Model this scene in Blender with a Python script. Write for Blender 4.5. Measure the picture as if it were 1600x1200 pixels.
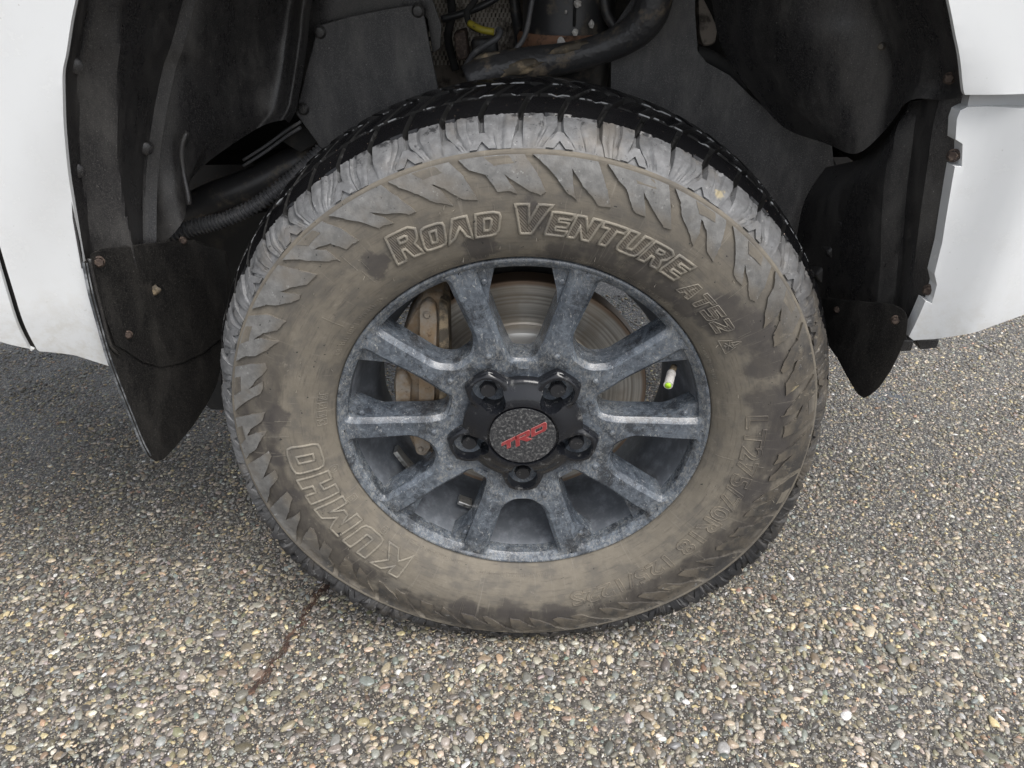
import bpy, bmesh, math, random
import numpy as np
from mathutils import Vector, Matrix
random.seed(7); rng = np.random.default_rng(7)
for o in list(bpy.data.objects): bpy.data.objects.remove(o)
SC = bpy.context.scene; COL = SC.collection
PI = math.pi; R = math.radians

# ------------------------------------------------------------------ camera
CAM = np.array([-0.00146, -0.75125, 0.95696]); FPX = 1110.0
RT = np.array([0.99990571, 0.01202944, -0.0066232])
UP = np.array([-0.00093391, 0.54076417, 0.84117373])
FW = np.array([-0.01370044, 0.84108823, -0.54072441])
cd = bpy.data.cameras.new('camera'); cam = bpy.data.objects.new('camera', cd); COL.objects.link(cam)
cd.sensor_fit = 'HORIZONTAL'; cd.sensor_width = 36.0; cd.lens = 36.0 * FPX / 1600.0
cd.clip_start = 0.02; cd.clip_end = 500
m = Matrix.Identity(4)
for i in range(3):
    m[i][0] = RT[i]; m[i][1] = UP[i]; m[i][2] = -FW[i]; m[i][3] = CAM[i]
cam.matrix_world = m
SC.camera = cam

# ------------------------------------------------------------------ sky, sun, exposure (bright overcast)
SUN_EL, SUN_ROT = R(62), R(142)
w = bpy.data.worlds.new('World'); SC.world = w; w.use_nodes = True
nt = w.node_tree; bg = nt.nodes['Background']
sky = nt.nodes.new('ShaderNodeTexSky'); sky.sky_type = 'NISHITA'; sky.sun_disc = False
sky.sun_elevation = SUN_EL; sky.sun_rotation = SUN_ROT; sky.air_density = 1.0; sky.dust_density = 4.0
hs = nt.nodes.new('ShaderNodeHueSaturation'); hs.inputs['Saturation'].default_value = 0.30
nt.links.new(sky.outputs[0], hs.inputs['Color']); nt.links.new(hs.outputs[0], bg.inputs['Color'])
bg.inputs['Strength'].default_value = 0.15
sl = bpy.data.lights.new('sun', 'SUN'); sl.energy = 1.2; sl.angle = R(35); sl.color = (1.0, 0.97, 0.93)
so = bpy.data.objects.new('sun', sl); COL.objects.link(so)
# sun direction: from the camera side, a little left
sd = Vector((math.sin(SUN_ROT) * math.cos(SUN_EL), math.cos(SUN_ROT) * math.cos(SUN_EL), math.sin(SUN_EL)))
so.rotation_euler = sd.to_track_quat('Z', 'Y').to_euler()
vs = SC.view_settings; vs.view_transform = 'Standard'; vs.look = 'None'; vs.gamma = 1.0; vs.use_curve_mapping = False
vs.exposure = 0.58

SC.cycles.max_bounces = 7; SC.cycles.diffuse_bounces = 4; SC.cycles.glossy_bounces = 3
H = 0.40           # wheel centre height

# ------------------------------------------------------------------ helpers
def ray(px, py):
    return FW + RT * (px - 800) / FPX + UP * (600 - py) / FPX
def at(px, py, Y):                     # point on the vertical plane y = Y
    v = ray(px, py); return CAM + v * ((Y - CAM[1]) / v[1])
def atf(px, py, f):                    # point on the surface y = f(x, z)
    lo = None
    for Y in np.arange(-.30, .60, .004):
        p = at(px, py, Y); g = Y - float(f(p[0], p[2]))
        if lo is not None and lo[1] * g <= 0:
            a, b = lo[0], Y
            for _ in range(24):
                m_ = (a + b) / 2; p = at(px, py, m_); gm = m_ - float(f(p[0], p[2]))
                if gm * lo[1] <= 0: b = m_
                else: a = m_
            return at(px, py, (a + b) / 2)
        lo = (Y, g)
    raise ValueError(('no hit', px, py))
def sst(a, b, x):
    t = np.clip((np.asarray(x, float) - a) / (b - a), 0, 1); return t * t * (3 - 2 * t)

def mesh_obj(name, verts, faces, mat=None, parent=None, loc=(0, 0, 0), smooth=True, mats=None, mi=None):
    me = bpy.data.meshes.new(name)
    me.from_pydata([tuple(map(float, v)) for v in verts], [], [tuple(map(int, f)) for f in faces])
    if mats:
        for x in mats: me.materials.append(x)
        if mi is not None: me.polygons.foreach_set('material_index', np.asarray(mi, dtype=np.int32))
    elif mat: me.materials.append(mat)
    if smooth: me.polygons.foreach_set('use_smooth', np.ones(len(me.polygons), dtype=bool))
    me.update()
    return link(name, me, parent, loc)
def link(name, me, parent=None, loc=(0, 0, 0)):
    o = bpy.data.objects.new(name, me); COL.objects.link(o); o.location = loc
    if parent: o.parent = parent
    return o
def smooth_by_angle(me, ang=35):
    bm = bmesh.new(); bm.from_mesh(me)
    for f in bm.faces: f.smooth = True
    for e in bm.edges:
        e.smooth = not (len(e.link_faces) == 2 and e.calc_face_angle(0) > R(ang))
    bm.to_mesh(me); bm.free(); me.update()
def fixn(me):
    bm = bmesh.new(); bm.from_mesh(me); bmesh.ops.recalc_face_normals(bm, faces=bm.faces); bm.to_mesh(me); bm.free(); me.update()

def grid_faces(nu, nv, wrap_u=False, off=0):
    F = []
    for i in range(nu if wrap_u else nu - 1):
        for j in range(nv - 1):
            a = i * nv + j; b = ((i + 1) % nu) * nv + j
            F.append((off + a, off + b, off + b + 1, off + a + 1))
    return F
def lathe(profile, n=180, a0=0.0, a1=2 * PI):
    """profile [(r, y)] revolved about the y axis"""
    V = []; full = abs(a1 - a0 - 2 * PI) < 1e-6
    nn = n if full else n + 1
    for i in range(nn):
        a = a0 + (a1 - a0) * i / n
        for r, y in profile: V.append((r * math.sin(a), y, r * math.cos(a)))
    return V, grid_faces(nn, len(profile), full)
def spline(pts, n):
    """Catmull-Rom through pts (k, d) -> n samples"""
    P = np.asarray(pts, float); k = len(P)
    if k == 2:
        t = np.linspace(0, 1, n)[:, None]; return P[0] * (1 - t) + P[1] * t
    Q = np.vstack([2 * P[0] - P[1], P, 2 * P[-1] - P[-2]])
    out = []
    for s in np.linspace(0, k - 1 - 1e-9, n):
        i = int(s); t = s - i; p0, p1, p2, p3 = Q[i:i + 4]
        out.append(0.5 * ((2 * p1) + (-p0 + p2) * t + (2 * p0 - 5 * p1 + 4 * p2 - p3) * t * t + (-p0 + 3 * p1 - 3 * p2 + p3) * t ** 3))
    return np.array(out)
def lerp_path(pts, n):
    P = np.asarray(pts, float); d = np.r_[0, np.cumsum(np.linalg.norm(np.diff(P, axis=0), axis=1))]
    s = np.linspace(0, d[-1], n); return np.stack([np.interp(s, d, P[:, i]) for i in range(P.shape[1])], 1)
def tube(path, rad, n=12, cap=True, radf=None):
    P = np.asarray(path, float); k = len(P); V = []; F = []
    T = np.gradient(P, axis=0); T /= np.linalg.norm(T, axis=1)[:, None]
    ref = np.array([0, 0, 1.0]) if abs(T[0][2]) < .9 else np.array([1.0, 0, 0])
    N = np.cross(T[0], ref); N /= np.linalg.norm(N)
    for i in range(k):
        N = N - T[i] * (N @ T[i]); N /= np.linalg.norm(N); B = np.cross(T[i], N)
        r = rad if radf is None else rad * radf(i)
        for j in range(n):
            a = 2 * PI * j / n; V.append(P[i] + r * (math.cos(a) * N + math.sin(a) * B))
    for i in range(k - 1):
        for j in range(n):
            F.append((i * n + j, i * n + (j + 1) % n, (i + 1) * n + (j + 1) % n, (i + 1) * n + j))
    if cap: F.append(tuple(range(n))[::-1]); F.append(tuple((k - 1) * n + j for j in range(n)))
    return V, F
def loft(sections, nu, nv, mode='spline'):
    """sections: list of 3D polylines -> grid"""
    S = [spline(s, nv) for s in sections]
    A = np.array(S)
    G = np.array([spline(A[:, j], nu) if mode == 'spline' else lerp_path(A[:, j], nu) for j in range(nv)])
    V = G.transpose(1, 0, 2).reshape(-1, 3)
    return V, grid_faces(nu, nv)
def thicken(V, F, t, toward):
    """second skin offset by vector, closed round the border"""
    V = np.asarray(V, float); n = len(V); tv = np.asarray(toward, float) * t
    V2 = np.vstack([V, V + tv]); F2 = list(F) + [tuple(n + i for i in f[::-1]) for f in F]
    cnt = {}
    for f in F:
        for a, b in zip(f, f[1:] + f[:1]):
            key = (min(a, b), max(a, b)); cnt[key] = None if key in cnt else (a, b)
    for v in cnt.values():
        if v: a, b = v; F2.append((b, a, n + a, n + b))
    return V2, F2
def round_poly(pts, rad, n=6):
    out = []; k = len(pts)
    for i in range(k):
        p0, p1, p2 = [np.array(pts[(i + d) % k], float) for d in (-1, 0, 1)]
        r = rad[i] if isinstance(rad, (list, tuple)) else rad
        a = p0 - p1; b = p2 - p1; la = np.linalg.norm(a); lb = np.linalg.norm(b)
        d = min(r, la * .48, lb * .48)
        if d < 1e-6: out.append(p1); continue
        s, e = p1 + a / la * d, p1 + b / lb * d
        for j in range(n + 1):
            t = j / n; out.append((1 - t) ** 2 * s + 2 * t * (1 - t) * p1 + t * t * e)
    return out
def polydist(X, Z, poly):
    P = np.asarray(poly, float); Q = np.roll(P, -1, 0); best = np.full(len(X), 9.0)
    for a, b in zip(P, Q):
        d = b - a; L = d @ d + 1e-12
        t = np.clip(((X - a[0]) * d[0] + (Z - a[1]) * d[1]) / L, 0, 1)
        best = np.minimum(best, np.hypot(X - a[0] - t * d[0], Z - a[1] - t * d[1]))
    return best
def panel(name, poly, yf, thick, mat, parent, g=0.02, edge=0.0, back=None, smooth=40, bumpf=None):
    """sheet with outline poly [(x, z)] on the surface y = yf(x, z), edges rolled back over 'edge' metres, 'thick' deep"""
    step = max(.004, g * .5); poly = [p for q, r_ in zip(poly, poly[1:] + poly[:1]) for p in
            [(q[0] + (r_[0] - q[0]) * i / n_, q[1] + (r_[1] - q[1]) * i / n_) for n_ in [max(1, int(math.hypot(r_[0] - q[0], r_[1] - q[1]) / step))] for i in range(n_)]]
    bm = bmesh.new(); vs_ = [bm.verts.new((p[0], 0, p[1])) for p in poly]
    bm.faces.new(vs_)
    xs = [p[0] for p in poly]; zs = [p[1] for p in poly]
    for (lo, hi, no) in ((min(xs), max(xs), (1, 0, 0)), (min(zs), max(zs), (0, 0, 1))):
        k = int((hi - lo) / g)
        for i in range(1, k + 1):
            c = lo + (hi - lo) * i / (k + 1)
            co = (c, 0, 0) if no[0] else (0, 0, c)
            bmesh.ops.bisect_plane(bm, geom=bm.verts[:] + bm.edges[:] + bm.faces[:], plane_co=co, plane_no=no, dist=1e-6)
    bmesh.ops.triangulate(bm, faces=[f for f in bm.faces if len(f.verts) > 4])
    bm.verts.ensure_lookup_table()
    X = np.array([v.co.x for v in bm.verts]); Z = np.array([v.co.z for v in bm.verts])
    Y = np.asarray(yf(X, Z), float) + 0 * X
    if bumpf is not None: Y = Y + bumpf(X, Z)
    bm.verts.index_update()
    F = [tuple(v.index for v in f.verts) for f in bm.faces]; bm.free()
    V, F = thicken(np.stack([X, Y, Z], 1), F, thick, (0, 1, 0))
    o = mesh_obj(name, V, F, mat, parent); fixn(o.data)
    if edge > 0:
        md = o.modifiers.new('bevel', 'BEVEL'); md.width = edge; md.segments = 3; md.limit_method = 'ANGLE'; md.angle_limit = R(50); md.use_clamp_overlap = True
        md = o.modifiers.new('wn', 'WEIGHTED_NORMAL'); md.weight = 80
    else: smooth_by_angle(o.data, smooth)
    return o
def px_poly(pts, f, closed=True):
    out = []
    for p in pts:
        q = atf(p[0], p[1], f); out.append((q[0], q[2]))
    return out

# ------------------------------------------------------------------ materials
class NB:
    def __init__(s, name):
        s.m = bpy.data.materials.new(name); s.m.use_nodes = True; s.t = s.m.node_tree
        s.b = s.t.nodes['Principled BSDF']; s.pos = s.n('ShaderNodeNewGeometry').outputs['Position']
        s._pol = None
    def n(s, typ, **k):
        x = s.t.nodes.new(typ)
        for a, v in k.items(): setattr(x, a, v)
        return x
    def l(s, a, b): s.t.links.new(a, b)
    def math(s, op, a, b=None, clamp=False):
        x = s.n('ShaderNodeMath', operation=op); x.use_clamp = clamp
        for i, v in enumerate((a, b)):
            if v is None: continue
            if isinstance(v, (int, float)): x.inputs[i].default_value = v
            else: s.l(v, x.inputs[i])
        return x.outputs[0]
    def mapr(s, v, lo, hi, a=0.0, b=1.0):
        x = s.n('ShaderNodeMapRange'); x.interpolation_type = 'SMOOTHSTEP'; s.l(v, x.inputs[0])
        for i, q in zip((1, 2, 3, 4), (lo, hi, a, b)): x.inputs[i].default_value = q
        return x.outputs[0]
    def noise(s, scale, detail=4, rough=.6, vec=None, stretch=None, dist=0.0, off=0.0):
        v = vec or s.pos
        if stretch or off:
            mp = s.n('ShaderNodeMapping'); s.l(v, mp.inputs[0])
            if stretch: mp.inputs['Scale'].default_value = stretch
            mp.inputs['Location'].default_value = (off, off * 1.7, off * .3); v = mp.outputs[0]
        x = s.n('ShaderNodeTexNoise'); s.l(v, x.inputs['Vector'])
        x.inputs['Scale'].default_value = scale; x.inputs['Detail'].default_value = detail
        x.inputs['Roughness'].default_value = rough; x.inputs['Distortion'].default_value = dist
        return x.outputs['Fac']
    def polar(s):
        """(r, angle-free polar vector) round the wheel axle"""
        if s._pol: return s._pol
        sep = s.n('ShaderNodeSeparateXYZ'); s.l(s.pos, sep.inputs[0])
        dx = sep.outputs[0]; dz = s.math('SUBTRACT', sep.outputs[2], H)
        r = s.math('SQRT', s.math('ADD', s.math('MULTIPLY', dx, dx), s.math('MULTIPLY', dz, dz)))
        cx = s.n('ShaderNodeCombineXYZ')
        s.l(s.math('DIVIDE', dx, r), cx.inputs[0]); s.l(s.math('DIVIDE', dz, r), cx.inputs[1])
        s.l(s.math('MULTIPLY', r, 6.0), cx.inputs[2])
        s._pol = (r, cx.outputs[0], dx, dz, sep); return s._pol
    def mix(s, fac, a, b):
        x = s.n('ShaderNodeMix', data_type='RGBA')
        if isinstance(fac, (int, float)): x.inputs[0].default_value = fac
        else: s.l(fac, x.inputs[0])
        for i, c in ((6, a), (7, b)):
            if isinstance(c, tuple): x.inputs[i].default_value = (*c, 1)
            else: s.l(c, x.inputs[i])
        return x.outputs[2]
    def mixf(s, fac, a, b):
        x = s.n('ShaderNodeMix', data_type='FLOAT'); s.l(fac, x.inputs[0])
        for i, c in ((2, a), (3, b)):
            if isinstance(c, (int, float)): x.inputs[i].default_value = c
            else: s.l(c, x.inputs[i])
        return x.outputs[0]
    def bump(s, hs_, dist, strength=1.0):
        x = s.n('ShaderNodeBump'); x.inputs['Strength'].default_value = strength; x.inputs['Distance'].default_value = dist
        s.l(hs_, x.inputs['Height']); s.l(x.outputs[0], s.b.inputs['Normal'])
    def out(s, col=None, rough=None, metal=None, **k):
        for nm, v in (('Base Color', col), ('Roughness', rough), ('Metallic', metal), *k.items()):
            if v is None: continue
            i = s.b.inputs[nm]
            if isinstance(v, tuple): i.default_value = (*v, 1)
            elif isinstance(v, (int, float)): i.default_value = v
            else: s.l(v, i)
        return s.m

def simple(name, col, rough=.5, metal=0.0, dirt=None, dscale=30, lo=.5, hi=.7, drough=.85, bump=.0, bscale=200, **k):
    b = NB(name); c = col; r = rough
    if dirt:
        f = b.mapr(b.noise(dscale, 7, .68), lo, hi); c = b.mix(f, col, dirt); r = b.mixf(f, rough, drough)
    if bump: b.bump(b.noise(bscale, 3), bump)
    return b.out(c, r, metal, **k)

def mat_rim():
    b = NB('rim_paint_dusty')
    fine = b.noise(430, 8, .75); mid = b.noise(105, 8, .75, dist=.5); big = b.noise(13, 4, .6)
    film = b.mapr(b.math('ADD', b.math('MULTIPLY', mid, .65), b.math('MULTIPLY', big, .35)), .36, .64)
    c = b.mix(film, (.046, .055, .069), (.140, .163, .192))
    speck = b.mapr(b.math('ADD', b.math('MULTIPLY', fine, .55), b.math('MULTIPLY', mid, .45)), .555, .67)
    c = b.mix(b.math('MULTIPLY', speck, b.mapr(big, .35, .6, .35, .95)), c, (.38, .395, .40))
    scr = b.mapr(b.noise(190, 7, .8, stretch=(1, 1, .35), dist=1.5, off=4.), .575, .66)
    c = b.mix(b.math('MULTIPLY', scr, .75), c, (.52, .52, .50))
    mud = b.mapr(b.math('ADD', b.math('MULTIPLY', big, .5), b.math('MULTIPLY', b.noise(170, 8, .8, off=3.1), .5)), .56, .68)
    c = b.mix(b.math('MULTIPLY', mud, .65), c, (.30, .275, .225))
    rr0, pv0, dx0, dz0, sp0 = b.polar()
    ring_ = b.math('MAXIMUM', b.math('MULTIPLY', b.mapr(rr0, .082, .096), b.mapr(rr0, .118, .150, 1, 0)), b.mapr(rr0, .205, .236))
    chk = b.math('MULTIPLY', ring_, b.mapr(b.noise(240, 8, .8, stretch=(1, 1, .6), dist=.8, off=15.), .47, .60))
    c = b.mix(b.math('MULTIPLY', chk, .36), c, (.40, .39, .35))
    blk_ = b.mapr(b.math('ADD', b.math('MULTIPLY', b.noise(26, 5, .65, off=12.), .7), b.math('MULTIPLY', fine, .3)), .52, .60)
    c = b.mix(b.math('MULTIPLY', blk_, .75), c, (.022, .025, .030))
    rr = b.mixf(b.math('MAXIMUM', speck, mud), .18, .58)
    b.bump(b.math('ADD', fine, b.math('MULTIPLY', b.noise(45, 3, .5, off=1.), 1.5)), .0008, .45)
    return b.out(c, rr, .0, **{'Specular IOR Level': .75})
def mat_barrel():
    b = NB('rim_barrel_paint')
    f = b.mapr(b.noise(60, 6, .7), .42, .75)
    c = b.mix(f, (.125, .137, .155), (.22, .238, .265))
    return b.out(c, .42, .15)
def tyre_base(name, floor, ridge=None, dark=1.0):
    """mud-coated sidewall rubber"""
    b = NB(name); r, pv, dx, dz, sep = b.polar()
    n1 = b.noise(9, 5, .6, vec=pv); n2 = b.noise(45, 7, .7); n3 = b.noise(260, 5, .7)
    c = b.mix(b.mapr(n2, .35, .72), floor, tuple(x * 1.22 for x in floor))
    c = b.mix(b.mapr(n1, .42, .66), c, tuple(x * y for x, y in zip(floor, (.80, .82, .87))))
    # damp darker film in a ring half way up the sidewall, broken up
    rj = b.math('ADD', r, b.math('MULTIPLY', b.math('SUBTRACT', b.noise(5, 5, .65, vec=pv, off=2.), .5), .05))
    band = b.math('MULTIPLY', b.mapr(rj, .303, .316), b.mapr(rj, .352, .372, 1, 0))
    ang = b.mapr(dz, .02, .22, 1.0, .30)
    wet = b.math('MULTIPLY', b.math('MULTIPLY', band, ang), b.mapr(b.noise(2.6, 4, .65, vec=pv, off=1.3), .36, .47))
    streak = b.mapr(b.noise(70, 4, .6, stretch=(1, 1, .35)), .3, .7, .55, 1)
    c = b.mix(b.math('MULTIPLY', b.math('MULTIPLY', wet, streak), .95 * dark), c, (.046, .041, .038))
    # damp blots near the bead, upper right
    for (x, z, rad) in BLOTS:
        ddx = b.math('SUBTRACT', dx, x); ddz = b.math('SUBTRACT', dz, z)
        d = b.math('SQRT', b.math('ADD', b.math('MULTIPLY', ddx, ddx), b.math('MULTIPLY', ddz, ddz)))
        d = b.math('ADD', d, b.math('MULTIPLY', b.math('SUBTRACT', b.noise(38, 4, .6, off=x * 9), .5), .055))
        c = b.mix(b.math('MULTIPLY', b.mapr(d, rad * .55, rad * 1.05, 1, 0), .72 * dark), c, (.052, .047, .046))
    st_ = b.noise(26, 6, .7, vec=pv, stretch=(.35, .35, 2.6), off=11.)
    c = b.mix(b.math('MULTIPLY', b.mapr(st_, .50, .68), .45), c, (.075, .066, .058))
    rs = b.noise(9, 5, .7, vec=pv, stretch=(7, 7, .25), off=3.)
    c = b.mix(b.math('MULTIPLY', b.mapr(rs, .58, .70), .40), c, (.26, .235, .195))
    # pale scuffs
    sc = b.mapr(b.math('ADD', b.math('MULTIPLY', b.noise(55, 6, .7, vec=pv, off=5.), .5), b.math('MULTIPLY', n2, .5)), .57, .70)
    c = b.mix(b.math('MULTIPLY', sc, .5), c, (.33, .30, .25))
    c = b.mix(b.mapr(b.noise(150, 3, .5, off=8.), .70, .76), c, (.02, .02, .02))
    b.bump(b.math('ADD', b.math('MULTIPLY', n3, .5), n2), .0012, .45)
    return b.out(c, b.mixf(wet, .80, .62), 0.0)
BLOTS = [(.042, .255, .028), (.085, .252, .026), (.128, .238, .030), (.160, .215, .024), (.187, .190, .022), (-.160, .246, .017), (.225, .185, .030), (.265, .165, .034), (.285, .12, .03), (-.05, .262, .02), (.015, .303, .02), (.302, .06, .036), (.312, .0, .030), (.300, -.07, .032), (-.312, .04, .022), (-.318, -.02, .018), (-.314, -.085, .022), (-.02, -.315, .03), (.05, -.318, .028), (-.09, -.31, .028)]
def mat_lug(name, base, lo=.42, hi=.66, worn=1.0):
    b = NB(name); r, pv, dx, dz, sep = b.polar()
    n2 = b.noise(80, 7, .7); n1 = b.noise(16, 4, .6); n3 = b.noise(300, 4, .7)
    c = b.mix(b.mapr(n2, .35, .7), base, tuple(x * 1.6 for x in base))
    c = b.mix(b.math('MULTIPLY', b.mapr(n1, lo, hi), .55), c, (.165, .142, .112))
    # towards the lower right the dust has been rubbed into brown and black mud
    q = b.math('SUBTRACT', dz, b.math('MULTIPLY', dx, .55))
    q = b.math('ADD', q, b.math('MULTIPLY', b.math('SUBTRACT', b.noise(12, 4, .6, off=9.), .5), .30))
    fm = b.mapr(q, -.10, .16, 1, 0)
    mud = b.mix(b.mapr(b.noise(34, 6, .7, stretch=(1, 1, .5), off=2.), .40, .62), (.098, .083, .064), (.034, .032, .031))
    mud = b.mix(b.math('MULTIPLY', b.mapr(b.noise(70, 6, .75, stretch=(.5, 1, 1), off=5.), .56, .66), .75), mud, (.23, .20, .15))
    c = b.mix(b.math('MULTIPLY', fm, .9), c, mud)
    if worn <= 1: c = b.mix(b.math('MULTIPLY', b.mapr(b.math('ADD', r, b.math('MULTIPLY', b.math('SUBTRACT', n1, .5), .035)), .325, .342, 1, 0), .65), c, b.mix(n2, (.120, .102, .078), (.185, .160, .125)))
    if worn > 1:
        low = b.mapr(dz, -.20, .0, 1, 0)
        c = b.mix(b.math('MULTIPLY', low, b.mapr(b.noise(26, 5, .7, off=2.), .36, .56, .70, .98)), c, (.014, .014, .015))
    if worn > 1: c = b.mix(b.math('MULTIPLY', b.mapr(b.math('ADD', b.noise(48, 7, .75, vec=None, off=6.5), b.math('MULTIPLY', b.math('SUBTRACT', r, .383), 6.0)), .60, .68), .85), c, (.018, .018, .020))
    c = b.mix(b.mapr(b.noise(210, 4, .6, off=4.), .66, .72), c, (.012, .012, .013))
    c = b.mix(b.math('MULTIPLY', b.mapr(b.noise(120, 6, .75, off=6.), .60, .70), .6), c, (.40, .40, .39))
    for (x, z, rad) in ((.2075, .3185, .0065), (.331, .085, .0065)):      # crayon marks
        ddx = b.math('SUBTRACT', dx, x); ddz = b.math('SUBTRACT', dz, z)
        d = b.math('SQRT', b.math('ADD', b.math('MULTIPLY', ddx, ddx), b.math('MULTIPLY', b.math('MULTIPLY', ddz, ddz), 2.0 if z > .2 else .5)))
        d = b.math('ADD', d, b.math('MULTIPLY', b.math('SUBTRACT', b.noise(150, 4, .6), .5), .012))
        c = b.mix(b.math('MULTIPLY', b.mapr(d, rad * .5, rad * 1.0, 1, 0), .7), c, (.42, .35, .20))
    b.bump(b.math('ADD', b.math('MULTIPLY', n3, .4), n2), .0012, .5)
    return b.out(c, .50, 0.0)
def mat_tread():
    b = NB('tread_wet_rubber')
    c = b.mix(b.mapr(b.noise(330, 2, .5), .735, .76), (.0065, .0065, .0075), (.35, .27, .21))
    b.bump(b.noise(240, 4, .6), .0006, .4)
    return b.out(c, .26, 0.0, **{'Specular IOR Level': .5})
def mat_plastic(name, col=(.020, .0195, .021), dust=(.125, .120, .112), amt=.5, rough=.27):
    b = NB(name)
    s1 = b.noise(22, 6, .7, stretch=(1, 1, .35)); s2 = b.noise(520, 3, .6); s3 = b.noise(900, 2, .6)
    f = b.math('MULTIPLY', b.mapr(s1, .42, .74), amt)
    c = b.mix(f, col, dust)
    c = b.mix(b.math('MULTIPLY', b.mapr(s3, .45, .75), .6), c, dust)
    c = b.mix(b.mapr(s2, .68, .73), c, tuple(x * 1.8 for x in dust))
    b.bump(s2, .0005, .35)
    return b.out(c, b.mixf(f, rough, .8), 0.0)
def mat_paint():
    b = NB('white_paint'); sep = b.n('ShaderNodeSeparateXYZ'); b.l(b.pos, sep.inputs[0])
    d = b.mapr(b.noise(30, 7, .72), .50, .78)
    c = b.mix(b.math('MULTIPLY', d, .22), (.76, .775, .78), (.57, .565, .53))
    sp = b.mapr(b.noise(170, 4, .6, off=2.), .695, .73)
    c = b.mix(b.math('MULTIPLY', sp, .35), c, (.32, .30, .26))
    # road film towards the sills
    low = b.math('MULTIPLY', b.mapr(sep.outputs[2], .53, .66, 1, 0), b.mapr(b.noise(60, 6, .7, off=5.), .40, .68))
    c = b.mix(b.math('MULTIPLY', low, .40), c, (.50, .46, .37))
    b.bump(b.noise(900, 2), .00008, .3)
    return b.out(c, b.mixf(d, .22, .42), 0.0, **{'Coat Weight': .35, 'Coat Roughness': .08})
def mat_asphalt():
    b = NB('asphalt_binder')
    vo = b.n('ShaderNodeTexVoronoi'); b.l(b.pos, vo.inputs['Vector']); vo.inputs['Scale'].default_value = 330
    wn = b.n('ShaderNodeSeparateColor'); b.l(vo.outputs['Color'], wn.inputs[0])
    grit = b.mapr(vo.outputs['Distance'], .25, .55, 1, 0)
    base = b.mix(b.noise(14, 5, .6), (.050, .045, .040), (.095, .087, .078))
    gc = b.mix(wn.outputs[0], (.14, .12, .095), (.36, .33, .28))
    c = b.mix(b.math('MULTIPLY', grit, b.mapr(wn.outputs[1], .35, .6)), base, gc)
    c = b.mix(b.math('MULTIPLY', b.math('MULTIPLY', grit, b.mapr(wn.outputs[2], .86, .9)), .9), c, (.62, .60, .56))
    v2 = b.n('ShaderNodeTexVoronoi'); b.l(b.pos, v2.inputs['Vector']); v2.inputs['Scale'].default_value = 105
    w2 = b.n('ShaderNodeSeparateColor'); b.l(v2.outputs['Color'], w2.inputs[0])
    peb = b.mix(w2.outputs[1], b.mix(w2.outputs[0], (.14, .135, .12), (.27, .235, .18)), b.mix(w2.outputs[2], (.20, .20, .185), (.42, .37, .29)))
    c = b.mix(b.math('MULTIPLY', b.mapr(v2.outputs['Distance'], .34, .46, 1, 0), .85), c, peb)
    for (x, y, rad, col) in ((-.62, -.215, .055, (.022, .021, .021)), (.884, .68, .06, (.10, .115, .135)), (.12, -.16, .03, (.16, .15, .14))):
        sep = b.n('ShaderNodeSeparateXYZ'); b.l(b.pos, sep.inputs[0])
        ddx = b.math('SUBTRACT', sep.outputs[0], x); ddy = b.math('SUBTRACT', sep.outputs[1], y)
        d = b.math('SQRT', b.math('ADD', b.math('MULTIPLY', ddx, ddx), b.math('MULTIPLY', b.math('MULTIPLY', ddy, ddy), 3)))
        d = b.math('ADD', d, b.math('MULTIPLY', b.math('SUBTRACT', b.noise(30, 4, .6), .5), .06))
        c = b.mix(b.math('MULTIPLY', b.mapr(d, rad * .6, rad, 1, 0), .8), c, col)
    b.bump(b.math('ADD', b.math('MULTIPLY', grit, .5), b.noise(160, 5, .7)), .004, .9)
    return b.out(c, .42, 0.0, **{'Coat Weight': .5, 'Coat Roughness': .2})
def mat_stone():
    b = NB('pebble'); a = b.n('ShaderNodeAttribute', attribute_name='stone_col')
    n = b.noise(420, 5, .65)
    x = b.n('ShaderNodeMix', data_type='RGBA', blend_type='MULTIPLY'); x.inputs[0].default_value = 1
    b.l(a.outputs['Color'], x.inputs[6]); mm = b.mix(b.mapr(n, .3, .7), (.72, .70, .68), (1.0, 1.0, 1.0)); b.l(mm, x.inputs[7])
    c = b.mix(b.math('MULTIPLY', b.mapr(b.noise(60, 5, .7), .5, .72), .40), x.outputs[2], (.12, .105, .088))
    b.bump(n, .0008, .4)
    return b.out(c, .42, 0.0, **{'Coat Weight': .5, 'Coat Roughness': .16})
def mat_disc():
    b = NB('brake_disc_steel'); r, pv, dx, dz, sep = b.polar()
    cx = b.n('ShaderNodeCombineXYZ'); b.l(b.math('MULTIPLY', r, 1.0), cx.inputs[0])
    g = b.noise(190, 5, .75, vec=cx.outputs[0])
    c = b.mix(b.mapr(g, .3, .7), (.26, .235, .20), (.74, .71, .65))
    c = b.mix(b.math('MULTIPLY', b.mapr(b.noise(3.2, 3, .5, vec=pv), .45, .62), .5), c, (.33, .27, .20))
    c = b.mix(b.math('MULTIPLY', b.mapr(r, .166, .171), .8), c, (.24, .15, .09))
    gr = b.noise(160, 2, .5, vec=cx.outputs[0], off=2.)
    c = b.mix(b.mapr(gr, .67, .70), c, (.05, .045, .04))
    c = b.mix(b.math('MULTIPLY', b.mapr(r, .108, .113, 1, 0), 1.0), c, (.72, .71, .68))
    tn = b.n('ShaderNodeTangent', direction_type='RADIAL', axis='Y'); b.l(tn.outputs[0], b.b.inputs['Tangent'])
    b.bump(g, .0003, .4)
    return b.out(c, .36, .5, **{'Anisotropic': .75})
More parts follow.
